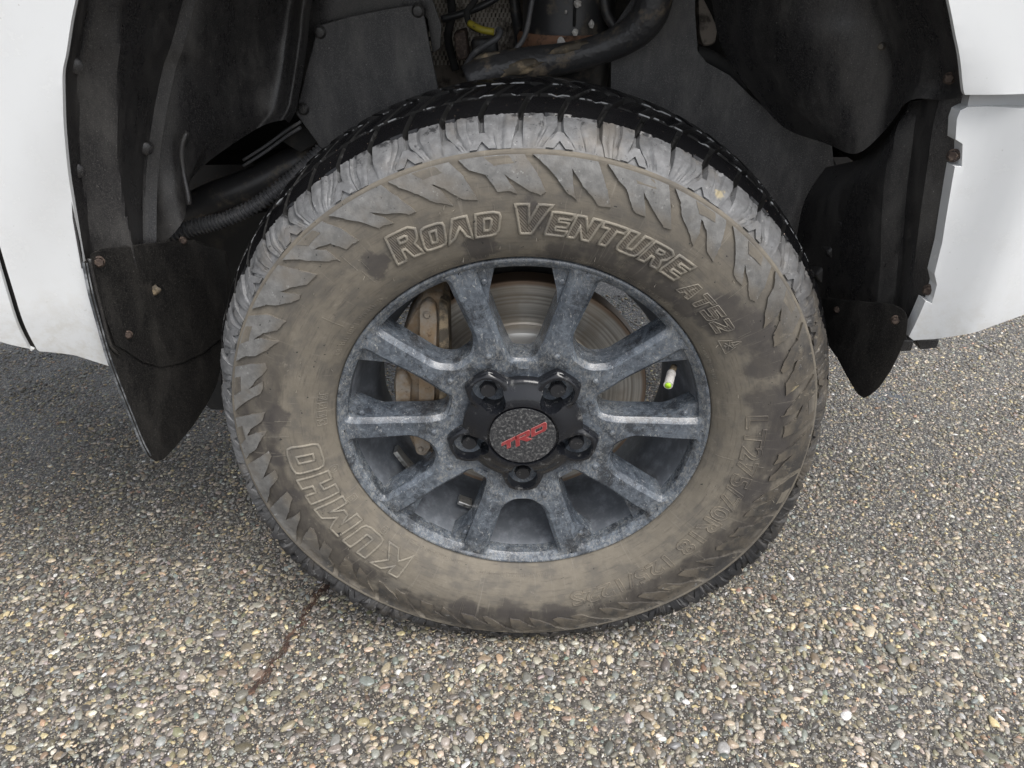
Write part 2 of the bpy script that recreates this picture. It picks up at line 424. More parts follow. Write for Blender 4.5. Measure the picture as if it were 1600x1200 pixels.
def mat_rust():
    b = NB('rusty_cast_iron')
    n = b.noise(38, 6, .7); n2 = b.noise(150, 5, .7)
    c = b.mix(b.mapr(n, .34, .62), (.33, .29, .24), (.29, .205, .125))
    c = b.mix(b.mapr(n2, .55, .75), c, (.13, .085, .05))
    c = b.mix(b.math('MULTIPLY', b.mapr(b.noise(22, 4, .6, off=3.), .52, .68), .6), c, (.42, .40, .37))
    b.bump(n2, .0015, .6)
    return b.out(c, .85, 0.0)

M_RIM = mat_rim(); M_BAR = mat_barrel()
M_SIDE = tyre_base('sidewall_mud', (.168, .149, .119))
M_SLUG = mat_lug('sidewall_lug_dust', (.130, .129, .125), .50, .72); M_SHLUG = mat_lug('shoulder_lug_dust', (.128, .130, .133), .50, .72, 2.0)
M_LET = tyre_base('raised_letter_mud', (.235, .212, .172), dark=.4); M_LET2 = tyre_base('raised_letter_worn', (.185, .160, .124), dark=.7); M_LETF = tyre_base('letter_face_mud', (.140, .122, .097), dark=.6)
def hatch(m_):
    t = m_.node_tree; bs = t.nodes['Principled BSDF']; g = t.nodes.new('ShaderNodeNewGeometry'); wv = t.nodes.new('ShaderNodeTexWave'); wv.wave_type = 'BANDS'; wv.bands_direction = 'DIAGONAL'
    wv.inputs['Scale'].default_value = 190; t.links.new(g.outputs['Position'], wv.inputs['Vector']); bp = t.nodes.new('ShaderNodeBump'); bp.inputs['Distance'].default_value = .0012; bp.inputs['Strength'].default_value = .4
    t.links.new(wv.outputs['Fac'], bp.inputs['Height'])
    for l_ in list(bs.inputs['Normal'].links): t.links.new(l_.from_socket, bp.inputs['Normal'])
    t.links.new(bp.outputs[0], bs.inputs['Normal'])
hatch(M_LETF); M_TREAD = mat_tread()
M_GROOVE = simple('tread_groove_dust', (.34, .35, .36), .45, dirt=(.012, .012, .012), dscale=46, lo=.43, hi=.50)
M_PLAS = mat_plastic('liner_plastic'); M_PLAS2 = mat_plastic('shield_rubber', (.036, .036, .039), (.19, .185, .178), .60, .5)
M_FLAP = mat_plastic('mud_flap_rubber', (.010, .0098, .0102), (.10, .094, .084), .32, .34)
M_DARK = simple('underbody_black', (.020, .020, .020), .8, dirt=(.05, .045, .04), dscale=20)
M_UNDER = simple('underseal_grey', (.09, .09, .09), .8); M_PAINT = mat_paint(); M_ASPH = mat_asphalt(); M_STONE = mat_stone(); M_DISC = mat_disc(); M_RUST = mat_rust()
M_BLACK = simple('gloss_black_plastic', (.011, .012, .015), .13, dirt=(.19, .19, .185), dscale=60, lo=.56, hi=.80, bump=.0003, bscale=160)
M_EMB = simple('emblem_black', (.030, .031, .034), .34, dirt=(.20, .20, .195), dscale=260, lo=.46, hi=.70)
M_NUT = simple('lug_nut_black', (.022, .023, .026), .16, dirt=(.14, .135, .13), dscale=120, lo=.55, hi=.75)
M_RED = simple('emblem_red', (.26, .035, .038), .45, dirt=(.30, .10, .09), dscale=150, lo=.5, hi=.7)
M_REDL = simple('emblem_red_edge', (.46, .16, .15), .4, dirt=(.45, .40, .38), dscale=150, lo=.55, hi=.7)
M_BOLT = simple('rusty_bolt', (.050, .034, .027), .7, .1, dirt=(.14, .105, .082), dscale=200, lo=.45, hi=.65, bump=.001)
M_METAL = simple('bare_alloy', (.62, .62, .60), .35, .8, dirt=(.3, .28, .25), dscale=180, lo=.55, hi=.7)
M_VALVE = simple('valve_cap_plastic', (.62, .60, .57), .4, dirt=(.35, .32, .28), dscale=220, lo=.52, hi=.7)
M_GREEN = simple('valve_green', (.42, .72, .03), .35)
M_HOSE = simple('grey_conduit', (.085, .087, .092), .42, dirt=(.20, .195, .19), dscale=60, lo=.5, hi=.7)
M_STEEL = simple('greasy_steel', (.032, .032, .034), .40, dirt=(.17, .145, .11), dscale=34, lo=.50, hi=.72)
M_ARM = simple('muddy_arm_steel', (.040, .040, .042), .38, dirt=(.24, .19, .13), dscale=36, lo=.50, hi=.74, bump=.002, bscale=90)
M_MUDDY = simple('muddy_steel', (.09, .075, .055), .7, dirt=(.36, .28, .18), dscale=40, lo=.45, hi=.62)
M_MAT = simple('insulation_mat', (.24, .21, .18), .9, dirt=(.05, .042, .035), dscale=50, lo=.45, hi=.65)
M_YEL = simple('yellow_wire', (.33, .28, .03), .5, dirt=(.08, .07, .03), dscale=120, lo=.55, hi=.7)
M_GREYF = simple('painted_grey_gap', (.55, .56, .57), .5)

# ------------------------------------------------------------------ ground
ground = mesh_obj('asphalt', [(-60, -60, 0), (60, -60, 0), (60, 60, 0), (-60, 60, 0)], [(0, 1, 2, 3)], M_ASPH)
ground['kind'] = 'structure'; ground['label'] = 'wet grey asphalt paved with exposed pebbles'
def ico(sub):
    bm = bmesh.new(); bmesh.ops.create_icosphere(bm, subdivisions=sub, radius=1.0)
    bm.verts.ensure_lookup_table(); bm.verts.index_update()
    V = np.array([v.co[:] for v in bm.verts]); F = np.array([[v.index for v in f.verts] for f in bm.faces]); bm.free(); return V, F
PAL = np.array([[.30, .26, .20], [.36, .31, .23], [.24, .22, .19], [.20, .20, .185], [.155, .15, .14], [.27, .25, .22], [.42, .37, .29], [.21, .20, .165],
                [.20, .185, .125], [.42, .35, .21], [.52, .49, .43], [.115, .11, .105], [.24, .25, .245], [.19, .215, .195], [.36, .25, .18], [.30, .19, .135], [.60, .57, .52], [.21, .165, .12]])
PAL = PAL * np.array([1.15, 1.14, 1.13])
PW = np.array([9, 6, 10, 10, 9, 8, 4, 9, 8, 6, 2.2, 6, 5, 3, 1.0, .7, 1.1, 5]); PW = PW / PW.sum()
def make_stones(x, y, size, sub):
    """batch of half-buried pebbles -> verts (N, nv, 3), faces, colours (N, 3)"""
    N = len(x); V0, F0 = ico(sub); nv = len(V0)
    V = np.repeat(V0[None], N, 0)
    for _ in range(7):
        nrm = rng.normal(size=(N, 1, 3)); nrm /= np.linalg.norm(nrm, axis=2, keepdims=True)
        d = rng.uniform(.50, .90, (N, 1)); ex = np.maximum(0, (V * nrm).sum(2) - d); V = V - ex[..., None] * nrm
    ax = np.stack([rng.uniform(.85, 1.45, N), rng.uniform(.6, .95, N), rng.uniform(.5, .8, N)], 1)
    V = V * ax[:, None] * (size * .5)[:, None, None]
    a = rng.uniform(0, 2 * PI, N); c, s = np.cos(a)[:, None], np.sin(a)[:, None]
    X = V[..., 0] * c - V[..., 1] * s; Y = V[..., 0] * s + V[..., 1] * c; Z = V[..., 2]
    tx = rng.normal(0, .16, (N, 1)); ty = rng.normal(0, .16, (N, 1)); Z = Z + X * tx + Y * ty
    lowf = np.sin(x * 17 + 3 * np.sin(y * 11)) + np.sin(y * 23 + 2 * np.sin(x * 13 + 1)) + .7 * np.sin((x - y) * 41)
    top = size * np.clip(rng.uniform(.07, .22, N) + .030 * lowf, .03, .3)
    Z = Z - Z.max(1, keepdims=True) + top[:, None] + size[:, None] * .09; Z = np.where(Z > top[:, None], top[:, None] + (Z - top[:, None]) * .25, Z)
    V = np.stack([X + x[:, None], Y + y[:, None], Z], 2)
    col = PAL[rng.choice(len(PAL), N, p=PW)] * rng.uniform(.60, 1.72, (N, 1)) * rng.normal(1, .03, (N, 3))
    return V, F0, np.clip(col, .02, .85)
def stone_mesh(name, V, F0, col):
    N, nv, _ = V.shape
    me = bpy.data.meshes.new(name); nf = len(F0)
    me.vertices.add(N * nv); me.vertices.foreach_set('co', V.reshape(-1).astype(np.float32))
    F = (F0[None] + (np.arange(N) * nv)[:, None, None]).reshape(-1).astype(np.int32)
    me.loops.add(len(F)); me.loops.foreach_set('vertex_index', F)
    me.polygons.add(N * nf); me.polygons.foreach_set('loop_start', np.arange(0, len(F), 3, dtype=np.int32))
    me.update(calc_edges=True)
    me.polygons.foreach_set('use_smooth', np.ones(N * nf, dtype=bool))
    at_ = me.attributes.new('stone_col', 'FLOAT_COLOR', 'POINT')
    at_.data.foreach_set('color', np.repeat(np.c_[col, np.ones(N)], nv, 0).reshape(-1).astype(np.float32))
    me.materials.append(M_STONE); return me
def scatter(x0, x1, y0, y1, cell, keep):
    gx = np.arange(x0, x1, cell); gy = np.arange(y0, y1, cell * .92)
    X, Y = np.meshgrid(gx, gy); X = X + rng.uniform(-.48, .48, X.shape) * cell; Y = Y + rng.uniform(-.48, .48, Y.shape) * cell
    X, Y = X.ravel(), Y.ravel(); k = rng.uniform(size=len(X)) < keep; return X[k], Y[k]
def inview(X, Y, mrg):
    d = np.stack([X, Y, 0 * X], 1) - CAM; dep = d @ FW
    u = 800 + FPX * (d @ RT) / dep; v = 600 - FPX * (d @ UP) / dep
    return (u > -mrg) & (u < 1600 + mrg) & (v > 400) & (v < 1200 + mrg)
parts_ = []
for (cell, keep, s0, s1, y0, y1, sub) in ((.0090, .92, .0050, .0155, -.36, .36, 2), (.0052, .74, .0028, .0066, -.36, .26, 1), (.0102, .94, .0062, .0145, .36, 1.25, 1), (.0080, .8, .0038, .0075, .26, .85, 1)):
    X, Y = scatter(-1.9, 1.9, y0 - (.16 if y0 < 0 else 0), y1, cell, keep); k = inview(X, Y, 40 if cell < .0080 else (320 if y0 < 0 else 150)); X, Y = X[k], Y[k]
    size = s0 + (s1 - s0) * rng.beta(1.6, 2.6, len(X))
    if sub == 2:                             # rounder pebbles only where they show large
        q = inview(X, Y, 5) & (Y < .16); parts_.append((X[q], Y[q], size[q], 2)); parts_.append((X[~q], Y[~q], size[~q], 1))
    else: parts_.append((X, Y, size, sub))
X, Y, S, _ = parts_[0]
# the largest-looking stones become pieces of their own
X2, Y2 = scatter(-.75, .75, -.24, .05, .030, .80); k = inview(X2, Y2, -10) & ((Y2 < -.045) | (np.abs(X2) > .42)); X2, Y2 = X2[k][:], Y2[k]
sel = rng.permutation(len(X2))[:300]; X2, Y2 = X2[sel], Y2[sel]
V, F0, C = make_stones(X2, Y2, rng.uniform(.0135, .0215, len(X2)), 2)
for i in range(len(X2)):
    c0 = np.array([X2[i], Y2[i], 0]); me = stone_mesh('stone', (V[i] - c0)[None], F0, C[i:i + 1]); link('stone', me, ground, tuple(c0))
vv = []
for q, (X, Y, S, sub) in enumerate(parts_):
    V, F0, C = make_stones(X, Y, S, sub); o = link('small_stones' if q != 0 else 'pebbles', stone_mesh('stones', V, F0, C), ground); o['kind'] = 'stuff'

# ------------------------------------------------------------------ the truck
truck = bpy.data.objects.new('pickup_truck', None); COL.objects.link(truck)
truck['label'] = 'white pickup truck with muddy front tyre and dark dusty alloy wheel'; truck['category'] = 'pickup truck'

# ---- tyre
def deform(V):
    """weight on the contact patch: flat tread, bulged lower sidewall (wheel-local coordinates)"""
    V = np.array(V, float); r = np.hypot(V[:, 0], V[:, 2]); ang = np.abs(np.arctan2(V[:, 0], -V[:, 2]))
    wgt = sst(R(42), R(6), ang) if False else 1 - sst(R(8), R(44), ang)
    b = wgt * sst(.25, .30, r) * (1 - sst(.345, .395, r)) * .006
    V[:, 1] += np.where(V[:, 1] < .11, -b, b)
    sh_ = .034 * sst(-.02, .22, -V[:, 2]) * sst(.358, .388, r) * (1 - .45 * wgt) * np.clip((.11 - V[:, 1]) / .09, 0, 1)
    V[:, 1] -= sh_
    V[:, 2] = np.maximum(V[:, 2], -H + .0035 + (V[:, 2] + H) * .02)
    return V
OUT = np.array([(.2425, .012), (.2432, .004), (.2465, -.003), (.252, -.009), (.262, -.0165), (.278, -.0235), (.295, -.0275), (.315, -.030), (.333, -.0295), (.350, -.0262), (.366, -.0205),
                (.3765, -.0135), (.3845, -.0055), (.3900, .004), (.3935, .0125), (.3960, .020), (.4020, .038), (.4085, .068), (.4125, .110)])
OUTD = spline(OUT, 400); SL = np.r_[0, np.cumsum(np.linalg.norm(np.diff(OUTD, axis=0), axis=1))]
TG = np.gradient(OUTD, axis=0); TG /= np.linalg.norm(TG, axis=1)[:, None]; NRM = np.stack([-TG[:, 1], TG[:, 0]], 1) * -1
NRM = np.where((NRM @ np.array([0, 0]))[:, None] >= 0, NRM, NRM)
if NRM[100][1] > 0: NRM = -NRM           # outward = towards -y on the sidewall
def s_of_r(r): return float(np.interp(r, OUTD[:330, 0], SL[:330])) if r < .394 else None
def s_of_y(y):
    i0 = int(np.argmax(OUTD[:, 0] > .3925)); return float(np.interp(y, OUTD[i0:, 1], SL[i0:]))
def surf(th, s, h):
    """point on the tyre: angle (rad, clockwise from top), arc length along profile, height above it"""
    s = np.asarray(s, float); r = np.interp(s, SL, OUTD[:, 0]); y = np.interp(s, SL, OUTD[:, 1])
    nr = np.interp(s, SL, NRM[:, 0]); ny = np.interp(s, SL, NRM[:, 1])
    r = r + nr * h; y = y + ny * h
    return np.stack([r * np.sin(th), y + 0 * r, r * np.cos(th)], -1)
def sidey(r): return np.interp(r, OUTD[:330, 0], OUTD[:330, 1])
# carcass: full section, sunk below the blocks from the rib outwards
prof = []
for i in range(0, 400, 4):
    r, y = OUTD[i]; nr, ny = NRM[i]
    h = 0.0
    if r > .3675: h = -float(sst(.3675, .3705, r)) * .0016 - float(sst(.3770, .3915, r)) * .0064
    if .3640 < r < .3680 and y < 0: h = .0016
    prof.append((r + nr * h, y + ny * h))
full = prof + [(r, .22 - y) for r, y in prof[::-1]] 
V, F = lathe(full, 300); V = deform(V)
rr_ = np.hypot(V[:, 0], V[:, 2]); yy_ = V[:, 1]
fm = []
for f in F:
    rm = rr_[list(f)].mean(); ym = yy_[list(f)].mean(); fm.append(1 if (rm > .3900 or ym > .02) else (2 if rm > .3690 else 0))
M_CARC = simple('groove_floor_rubber', (.016, .016, .016), .5, dirt=(.10, .10, .10), dscale=90, lo=.56, hi=.70)
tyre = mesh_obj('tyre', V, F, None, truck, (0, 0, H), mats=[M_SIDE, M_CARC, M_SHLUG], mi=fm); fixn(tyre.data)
tyre['label'] = 'muddy all-terrain tyre with raised lettering'

def lug_mesh(name, ss, tl, trr, hf, base_h, mats, matf, nth=7, jag=0.0):
    """block over profile arc lengths ss, side limits tl(k), trr(k) in radians; hf(u, k) relief"""
    ns = len(ss); T = []; B = []
    for k in range(ns):
        for j in range(nth):
            u = j / (nth - 1); th = tl[k] * (1 - u) + trr[k] * u
            h = hf(u, k); T.append(surf(th, ss[k], h))
    for k in range(ns):
        for j in range(nth):
            u = j / (nth - 1); ex = .0016 / .4
            th = (tl[k] - ex) * (1 - u) + (trr[k] + ex) * u
            B.append(surf(th, ss[k], base_h))
    T = np.array(T); B = np.array(B); n = ns * nth; V = np.vstack([T, B]); F = []; mi = []
    idx = lambda k, j: k * nth + j
    for k in range(ns - 1):
        for j in range(nth - 1):
            F.append((idx(k, j), idx(k, j + 1), idx(k + 1, j + 1), idx(k + 1, j))); mi.append(matf(k + .5))
    def wall(a, b, mm): F.append((a, b, n + b, n + a)); mi.append(mm)
    for k in range(ns - 1):
        q_ = 4 if (len(mats) > 4 and k >= 6) else 2
        wall(idx(k + 1, 0), idx(k, 0), q_); wall(idx(k, nth - 1), idx(k + 1, nth - 1), q_)
    lip = len(V); V = np.vstack([V, T[:nth] * .82 + B[:nth] * .18])
    for j in range(nth - 1):
        F.append((j, j + 1, lip + j + 1, lip + j)); mi.append(3); F.append((lip + j, lip + j + 1, n + j + 1, n + j)); mi.append(2)
        wall(idx(ns - 1, j + 1), idx(ns - 1, j), 2)
    me = bpy.data.meshes.new(name); me.from_pydata([tuple(v) for v in V], [], F)
    for x in mats: me.materials.append(x)
    me.polygons.foreach_set('material_index', np.array(mi, dtype=np.int32)); me.update()
    fixn(me); smooth_by_angle(me, 32); return me
MATS4 = [M_SHLUG, M_TREAD, M_CARC, M_GROOVE]
sA = s_of_r(.3695); sE = s_of_y(.0195); sT = s_of_y(.052)
SS = np.r_[np.linspace(sA, sE - .004, 7), sE - .0015, sE + .0008, np.linspace(sE + .006, sT, 4)]
def shoulder(kind):
    wear = rng.normal(0, .00028, (40, 40))
    ns = len(SS); hw = R(2.52); tl = np.full(ns, -hw); tr = np.full(ns, hw)
    f = np.clip((SS - sA) / (sE - sA), 0, 1)
    if kind == 0:      # V cut at the clockwise foot, step down the middle
        tr = hw - R(2.3) * np.clip(1 - f / .55, 0, 1); tl = -hw - R(.25) * (1 - f)
        hf = lambda u, k: (-.0022 if (u > .62 and f[k] > .30 and f[k] < .97) else 0.0) - (.0018 * max(0, .16 - f[k]) / .16)
    elif kind == 1:
        tl = -hw + R(2.3) * np.clip(1 - f / .50, 0, 1); tr = hw + R(.2) * (1 - f)
        hf = lambda u, k: (-.0020 if (u < .36 and f[k] > .22 and f[k] < .97) else 0.0) - (.0018 * max(0, .16 - f[k]) / .16)
    else:
        tl = -hw + R(.9) * np.clip(1 - f / .35, 0, 1); tr = hw - R(1.1) * np.clip(1 - f / .65, 0, 1)
        hf = lambda u, k: (-.0022 if (.40 < u < .60 and f[k] > .12 and f[k] < .95) else 0.0)
    h0 = hf; sip = rng.uniform(.2, .8, 2)
    hf = lambda u, k: h0(u, k) + (wear[k, int(u * 16 + .5)] if f[k] < .97 else 0) - (.0010 if (min(abs(u - sip[0]), abs(u - sip[1])) < .035 and .12 < f[k] < .99) else 0)
    slant = R(1.2) * np.clip((SS - sE) / .03, 0, 1.5); tl = tl + slant; tr = tr + slant
    # the very edge is nibbled
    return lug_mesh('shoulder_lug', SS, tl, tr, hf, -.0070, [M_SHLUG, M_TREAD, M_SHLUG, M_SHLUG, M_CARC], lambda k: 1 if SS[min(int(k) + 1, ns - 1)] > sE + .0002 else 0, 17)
def place(name, me, n, parent, phase=0.0, jitter=0.0, pick=None):
    for i in range(n):
        a = 2 * PI * i / n + phase
        mm = me[i % len(me)] if isinstance(me, list) else me
        dd = abs(((a + PI) % (2 * PI)) - PI)      # angle from top
        if dd > R(84):
            mm = mm.copy(); c, s = math.cos(a), math.sin(a)
            V = np.zeros(len(mm.vertices) * 3, np.float32); mm.vertices.foreach_get('co', V); V = V.reshape(-1, 3)
            V = np.stack([V[:, 0] * c + V[:, 2] * s, V[:, 1], -V[:, 0] * s + V[:, 2] * c], 1); V = deform(V)
            mm.vertices.foreach_set('co', V.astype(np.float32).ravel()); mm.update(); o = link(name, mm, parent)
        else:
            o = link(name, mm, parent); o.rotation_euler = (0, a, 0)
SH = [shoulder(q) for q in (0, 1, 2, 1, 0, 2, 0, 1, 1, 2)]
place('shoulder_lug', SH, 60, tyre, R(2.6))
# centre tread rows
for (y0, y1, ph, sl_) in ((.0595, .092, .4, 1.3), (.0985, .1215, 2.4, -1.2)):
    for mir in (0, 1):
        if mir and y0 > .09: continue
        s0, s1 = s_of_y(y0), s_of_y(min(y1, .1099)); ns = 5; ss = np.linspace(s0, s1, ns); hw = R(2.55)
        k_ = np.linspace(-1, 1, ns) * R(sl_)
        me = lug_mesh('tread_block', ss, -hw + k_, hw + k_, lambda u, k: (-.002 if (.45 < u < .55) else 0.0), -.0082, [M_TREAD, M_TREAD, M_CARC, M_GROOVE], lambda k: 1, 7)
        if y1 > .11:                             # the crown row straddles the middle: stretch across
            for v in me.vertices:
                t = (v.co.y - y0) / (.1099 - y0); v.co.y = y0 + t * (y1 - y0)
        if mir:
            for v in me.vertices: v.co.y = .22 - v.co.y
            me.flip_normals()
        mes = [me]
        for q_ in range(4):
            m2 = me.copy(); dy_ = rng.normal(0, .0022); da_ = rng.normal(0, .003)
            for v in m2.vertices: v.co.y += dy_; v.co.x += da_ * .4 * (v.co.y - y0) / .03
            mes.append(m2)
        place('tread_block', mes, 60, tyre, R(ph))
me = SH[2].copy()
for v in me.vertices: v.co.y = .22 - v.co.y
me.flip_normals(); place('inner_shoulder_lug', me, 60, tyre, R(1.1))

# sidewall shark-tooth plates
def plate(name, poly, h, mat, mat2=None):
    """poly [(deg, r)] raised h above the sidewall"""
    bm = bmesh.new(); bm.faces.new([bm.verts.new((a, q * 1000, 0)) for a, q in poly])
    for c in np.arange(-30, 30, 1.5): bmesh.ops.bisect_plane(bm, geom=bm.verts[:] + bm.edges[:] + bm.faces[:], plane_co=(c, 0, 0), plane_no=(1, 0, 0), dist=1e-4)
    for c in np.arange(245, 405, 6.0): bmesh.ops.bisect_plane(bm, geom=bm.verts[:] + bm.edges[:] + bm.faces[:], plane_co=(0, c, 0), plane_no=(0, 1, 0), dist=1e-4)
    bmesh.ops.triangulate(bm, faces=[f for f in bm.faces if len(f.verts) > 4])
    bm.verts.index_update(); A = np.array([v.co[:] for v in bm.verts]); F = [tuple(v.index for v in f.verts) for f in bm.faces]
    bd = np.array([v.is_boundary for v in bm.verts]) & (A[:, 1] < 362.5); A = A + bd[:, None] * rng.normal(size=A.shape) * np.array([.05, .28, 0])
    cnt = {}
    for f in F:
        for a, b in zip(f, f[1:] + f[:1]):
            k = (min(a, b), max(a, b)); cnt[k] = None if k in cnt else (a, b)
    bm.free(); n = len(A); s = np.array([s_of_r(q / 1000) for q in A[:, 1]])
    V = np.vstack([surf(np.radians(A[:, 0]), s, h(A) if callable(h) else h), surf(np.radians(A[:, 0]), s, -.001)]); nf = len(F)
    for v in cnt.values():
        if v: F.append((v[1], v[0], n + v[0], n + v[1]))
    me = bpy.data.meshes.new(name); me.from_pydata([tuple(v) for v in V], [], F)
    me.materials.append(mat); me.materials.append(mat2 or mat)
    me.polygons.foreach_set('material_index', np.array([0] * nf + [1] * (len(F) - nf), dtype=np.int32)); me.update(); fixn(me); smooth_by_angle(me, 30); return me
def chev():
    P = [(-2.1, .3702), (-.9, .3702), (0.0, .3765), (1.0, .3702), (2.2, .3702), (.5, .3830), (-.5, .3830)]
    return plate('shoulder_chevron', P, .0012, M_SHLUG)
P1 = [(.6, .3638), (11.2, .3638), (13.3, .346), (15.2, .3285), (13.6, .3275), (12.2, .3300), (9.6, .3385), (7.4, .3470), (8.7, .3370), (9.9, .3285), (8.6, .3275), (7.0, .3300), (4.4, .3440), (2.6, .3530)]
P2 = [(.5, .3638), (11.0, .3638), (13.0, .348), (14.8, .3250), (13.2, .3262), (11.8, .3300), (9.2, .3405), (7.0, .3500), (8.2, .3390), (9.3, .3245), (8.2, .3262), (6.6, .3310), (4.1, .3450), (2.3, .3540)]
def vary(P): return [(a_ + (rng.normal(0, .35) if r_ < .362 else 0), r_ + (rng.normal(0, .0016) if r_ < .362 else 0)) for a_, r_ in P]
PL = [plate('sidewall_lug', vary(P1 if i % 2 else P2), (lambda k_: lambda A: k_ * (.0013 + .0013 * np.clip((A[:, 1] - 322) / 30, 0, 1)))(rng.uniform(.8, 1.3)), M_SLUG, M_SIDE) for i in range(10)]
place('sidewall_lug', PL, 30, tyre, R(1.0))
place('shoulder_chevron', chev(), 30, tyre, R(5.6))
# thin raised wedge beside each slot
P3 = [(4.6, .3630), (8.6, .3630), (9.6, .3560), (6.2, .3545)]
place('sidewall_bar', plate('sidewall_bar', P3, .0030, M_SIDE, M_SIDE), 30, tyre, R(1.0))

# ---- lettering
GL = {
 'R': (8.0, [[(0, 0), (0, 10), (6, 10), (7.6, 8.8), (7.6, 5.6), (6.4, 4.4), (8.1, 0), (5.1, 0), (3.7, 3.8), (2.8, 3.8), (2.8, 0)], [(2.8, 6.1), (2.8, 7.9), (4.6, 7.9), (5, 7.5), (5, 6.5), (4.6, 6.1)]]),
 'O': (7.6, [[(1.8, 0), (.4, .5), (0, 1.8), (0, 8.2), (.4, 9.5), (1.8, 10), (5.8, 10), (7.2, 9.5), (7.6, 8.2), (7.6, 1.8), (7.2, .5), (5.8, 0)], [(2.8, 2.5), (2.8, 7.5), (4.8, 7.5), (4.8, 2.5)]]),
 'A': (8.2, [[(0, 0), (2.0, 10), (6.2, 10), (8.2, 0), (5.9, 1.7), (5.2, 3.6), (4.1, 5.9), (3.0, 3.6), (2.3, 1.7)]]),
 'B': (8.2, [[(0, 0), (2.6, 10), (5.6, 10), (8.2, 0), (5.5, 0), (5.0, 2), (3.2, 2), (2.7, 0)], [(3.6, 4), (4.6, 4), (4.1, 6.8)]]),
 'D': (7.6, [[(0, 0), (0, 10), (5.4, 10), (7, 9.4), (7.6, 8), (7.6, 2), (7, .6), (5.4, 0)], [(2.7, 2.4), (2.7, 7.6), (4.3, 7.6), (4.9, 7), (4.9, 3), (4.3, 2.4)]]),
 'V': (8.4, [[(2.7, 0), (0, 10), (3, 10), (4.2, 4), (5.4, 10), (8.4, 10), (5.7, 0)]]),
 'E': (6.5, [[(0, 0), (0, 10), (6.5, 10), (6.5, 7.6), (2.7, 7.6), (2.7, 6.2), (6, 6.2), (6, 3.9), (2.7, 3.9), (2.7, 2.4), (6.5, 2.4), (6.5, 0)]]),
 'N': (7.6, [[(0, 0), (0, 10), (2.6, 10), (5, 5), (5, 10), (7.6, 10), (7.6, 0), (5, 0), (2.6, 5), (2.6, 0)]]),
 'T': (7.4, [[(2.4, 0), (2.4, 7.6), (0, 7.6), (0, 10), (7.4, 10), (7.4, 7.6), (5, 7.6), (5, 0)]]),
 'U': (7.6, [[(1.8, 0), (.4, .5), (0, 1.8), (0, 10), (2.7, 10), (2.7, 2.4), (4.9, 2.4), (4.9, 10), (7.6, 10), (7.6, 1.8), (7.2, .5), (5.8, 0)]]),
 'K': (8.2, [[(0, 0), (0, 10), (2.7, 10), (2.7, 6.4), (4.9, 10), (8, 10), (5, 5.2), (8.2, 0), (5, 0), (2.7, 4)]]),
 'M': (9.6, [[(0, 0), (0, 10), (3, 10), (4.8, 5.6), (6.6, 10), (9.6, 10), (9.6, 0), (7.1, 0), (7.1, 5.6), (5.7, 2.2), (3.9, 2.2), (2.5, 5.6), (2.5, 0)]]),
 'H': (7.5, [[(0, 0), (0, 10), (2.7, 10), (2.7, 6.3), (4.8, 6.3), (4.8, 10), (7.5, 10), (7.5, 0), (4.8, 0), (4.8, 3.8), (2.7, 3.8), (2.7, 0)]]),
 '5': (7.5, [[(0, 0), (0, 2.4), (4.4, 2.4), (4.8, 2.8), (4.8, 3.8), (4.4, 4.2), (0, 4.2), (0, 10), (7, 10), (7, 7.6), (2.6, 7.6), (2.6, 6.4), (6, 6.4), (7.1, 5.9), (7.5, 5), (7.5, 1.5), (7.1, .5), (6, 0)]]),
 '2': (7.5, [[(0, 0), (0, 2.6), (4.5, 6.1), (4.8, 6.9), (4.4, 7.6), (.4, 7.6), (.4, 10), (6, 10), (7.1, 9.5), (7.5, 8.5), (7.5, 6.2), (6.8, 5), (3.6, 2.4), (7.5, 2.4), (7.5, 0)]]),
}
def curve_mesh(loops, extr, bev, fill):
    cu = bpy.data.curves.new('c', 'CURVE'); cu.dimensions = '2D'; cu.fill_mode = 'FRONT' if fill else 'NONE'
    cu.extrude = extr; cu.bevel_depth = bev; cu.bevel_resolution = 1
    for lp in loops:
        sp = cu.splines.new('POLY'); sp.points.add(len(lp) - 1); sp.use_cyclic_u = True
        for p, q in zip(sp.points, lp): p.co = (q[0], q[1], 0, 1)
    return _to_mesh(cu)
def _to_mesh(cu):
    o = bpy.data.objects.new('c', cu); COL.objects.link(o); dg = bpy.context.evaluated_depsgraph_get()
    me = bpy.data.meshes.new_from_object(o.evaluated_get(dg)); bpy.data.objects.remove(o); bpy.data.curves.remove(cu); return me
def dens(lp, step):
    out = []
    for a, b in zip(lp, lp[1:] + lp[:1]):
        n = max(1, int(math.hypot(b[0] - a[0], b[1] - a[1]) / step))
        out += [(a[0] + (b[0] - a[0]) * i / n, a[1] + (b[1] - a[1]) * i / n) for i in range(n)]
    return out
def wrap(me, th0, rb, lift):
    """flat text coordinates (metres) on to the sidewall"""
    n = len(me.vertices); V = np.zeros(n * 3, np.float32); me.vertices.foreach_get('co', V); V = V.reshape(-1, 3).astype(float)
    rr = rb + V[:, 1]; s = np.interp(rr, OUTD[:330, 0], SL[:330]); W = surf(th0 + V[:, 0] / (rb + .012), s, V[:, 2] + lift)
    me.vertices.foreach_set('co', deform(W).astype(np.float32).ravel()); me.update()
def layout(text, h, spacing, slant, big=1.0, caps=''):
    """-> list of loops in metres, width"""
    x = 0; L = []
    for i, ch in enumerate(text):
        if ch == ' ': x += h * .30; continue
        k = h * (big if (i in caps) else 1.0) / 10 if caps else h / 10
        wd, lps = GL[ch]
        L.append([[((x + (p[0] + slant * p[1]) * k), p[1] * k) for p in lp] for lp in lps]); x += wd * k + spacing * h
    return L, x - spacing * h
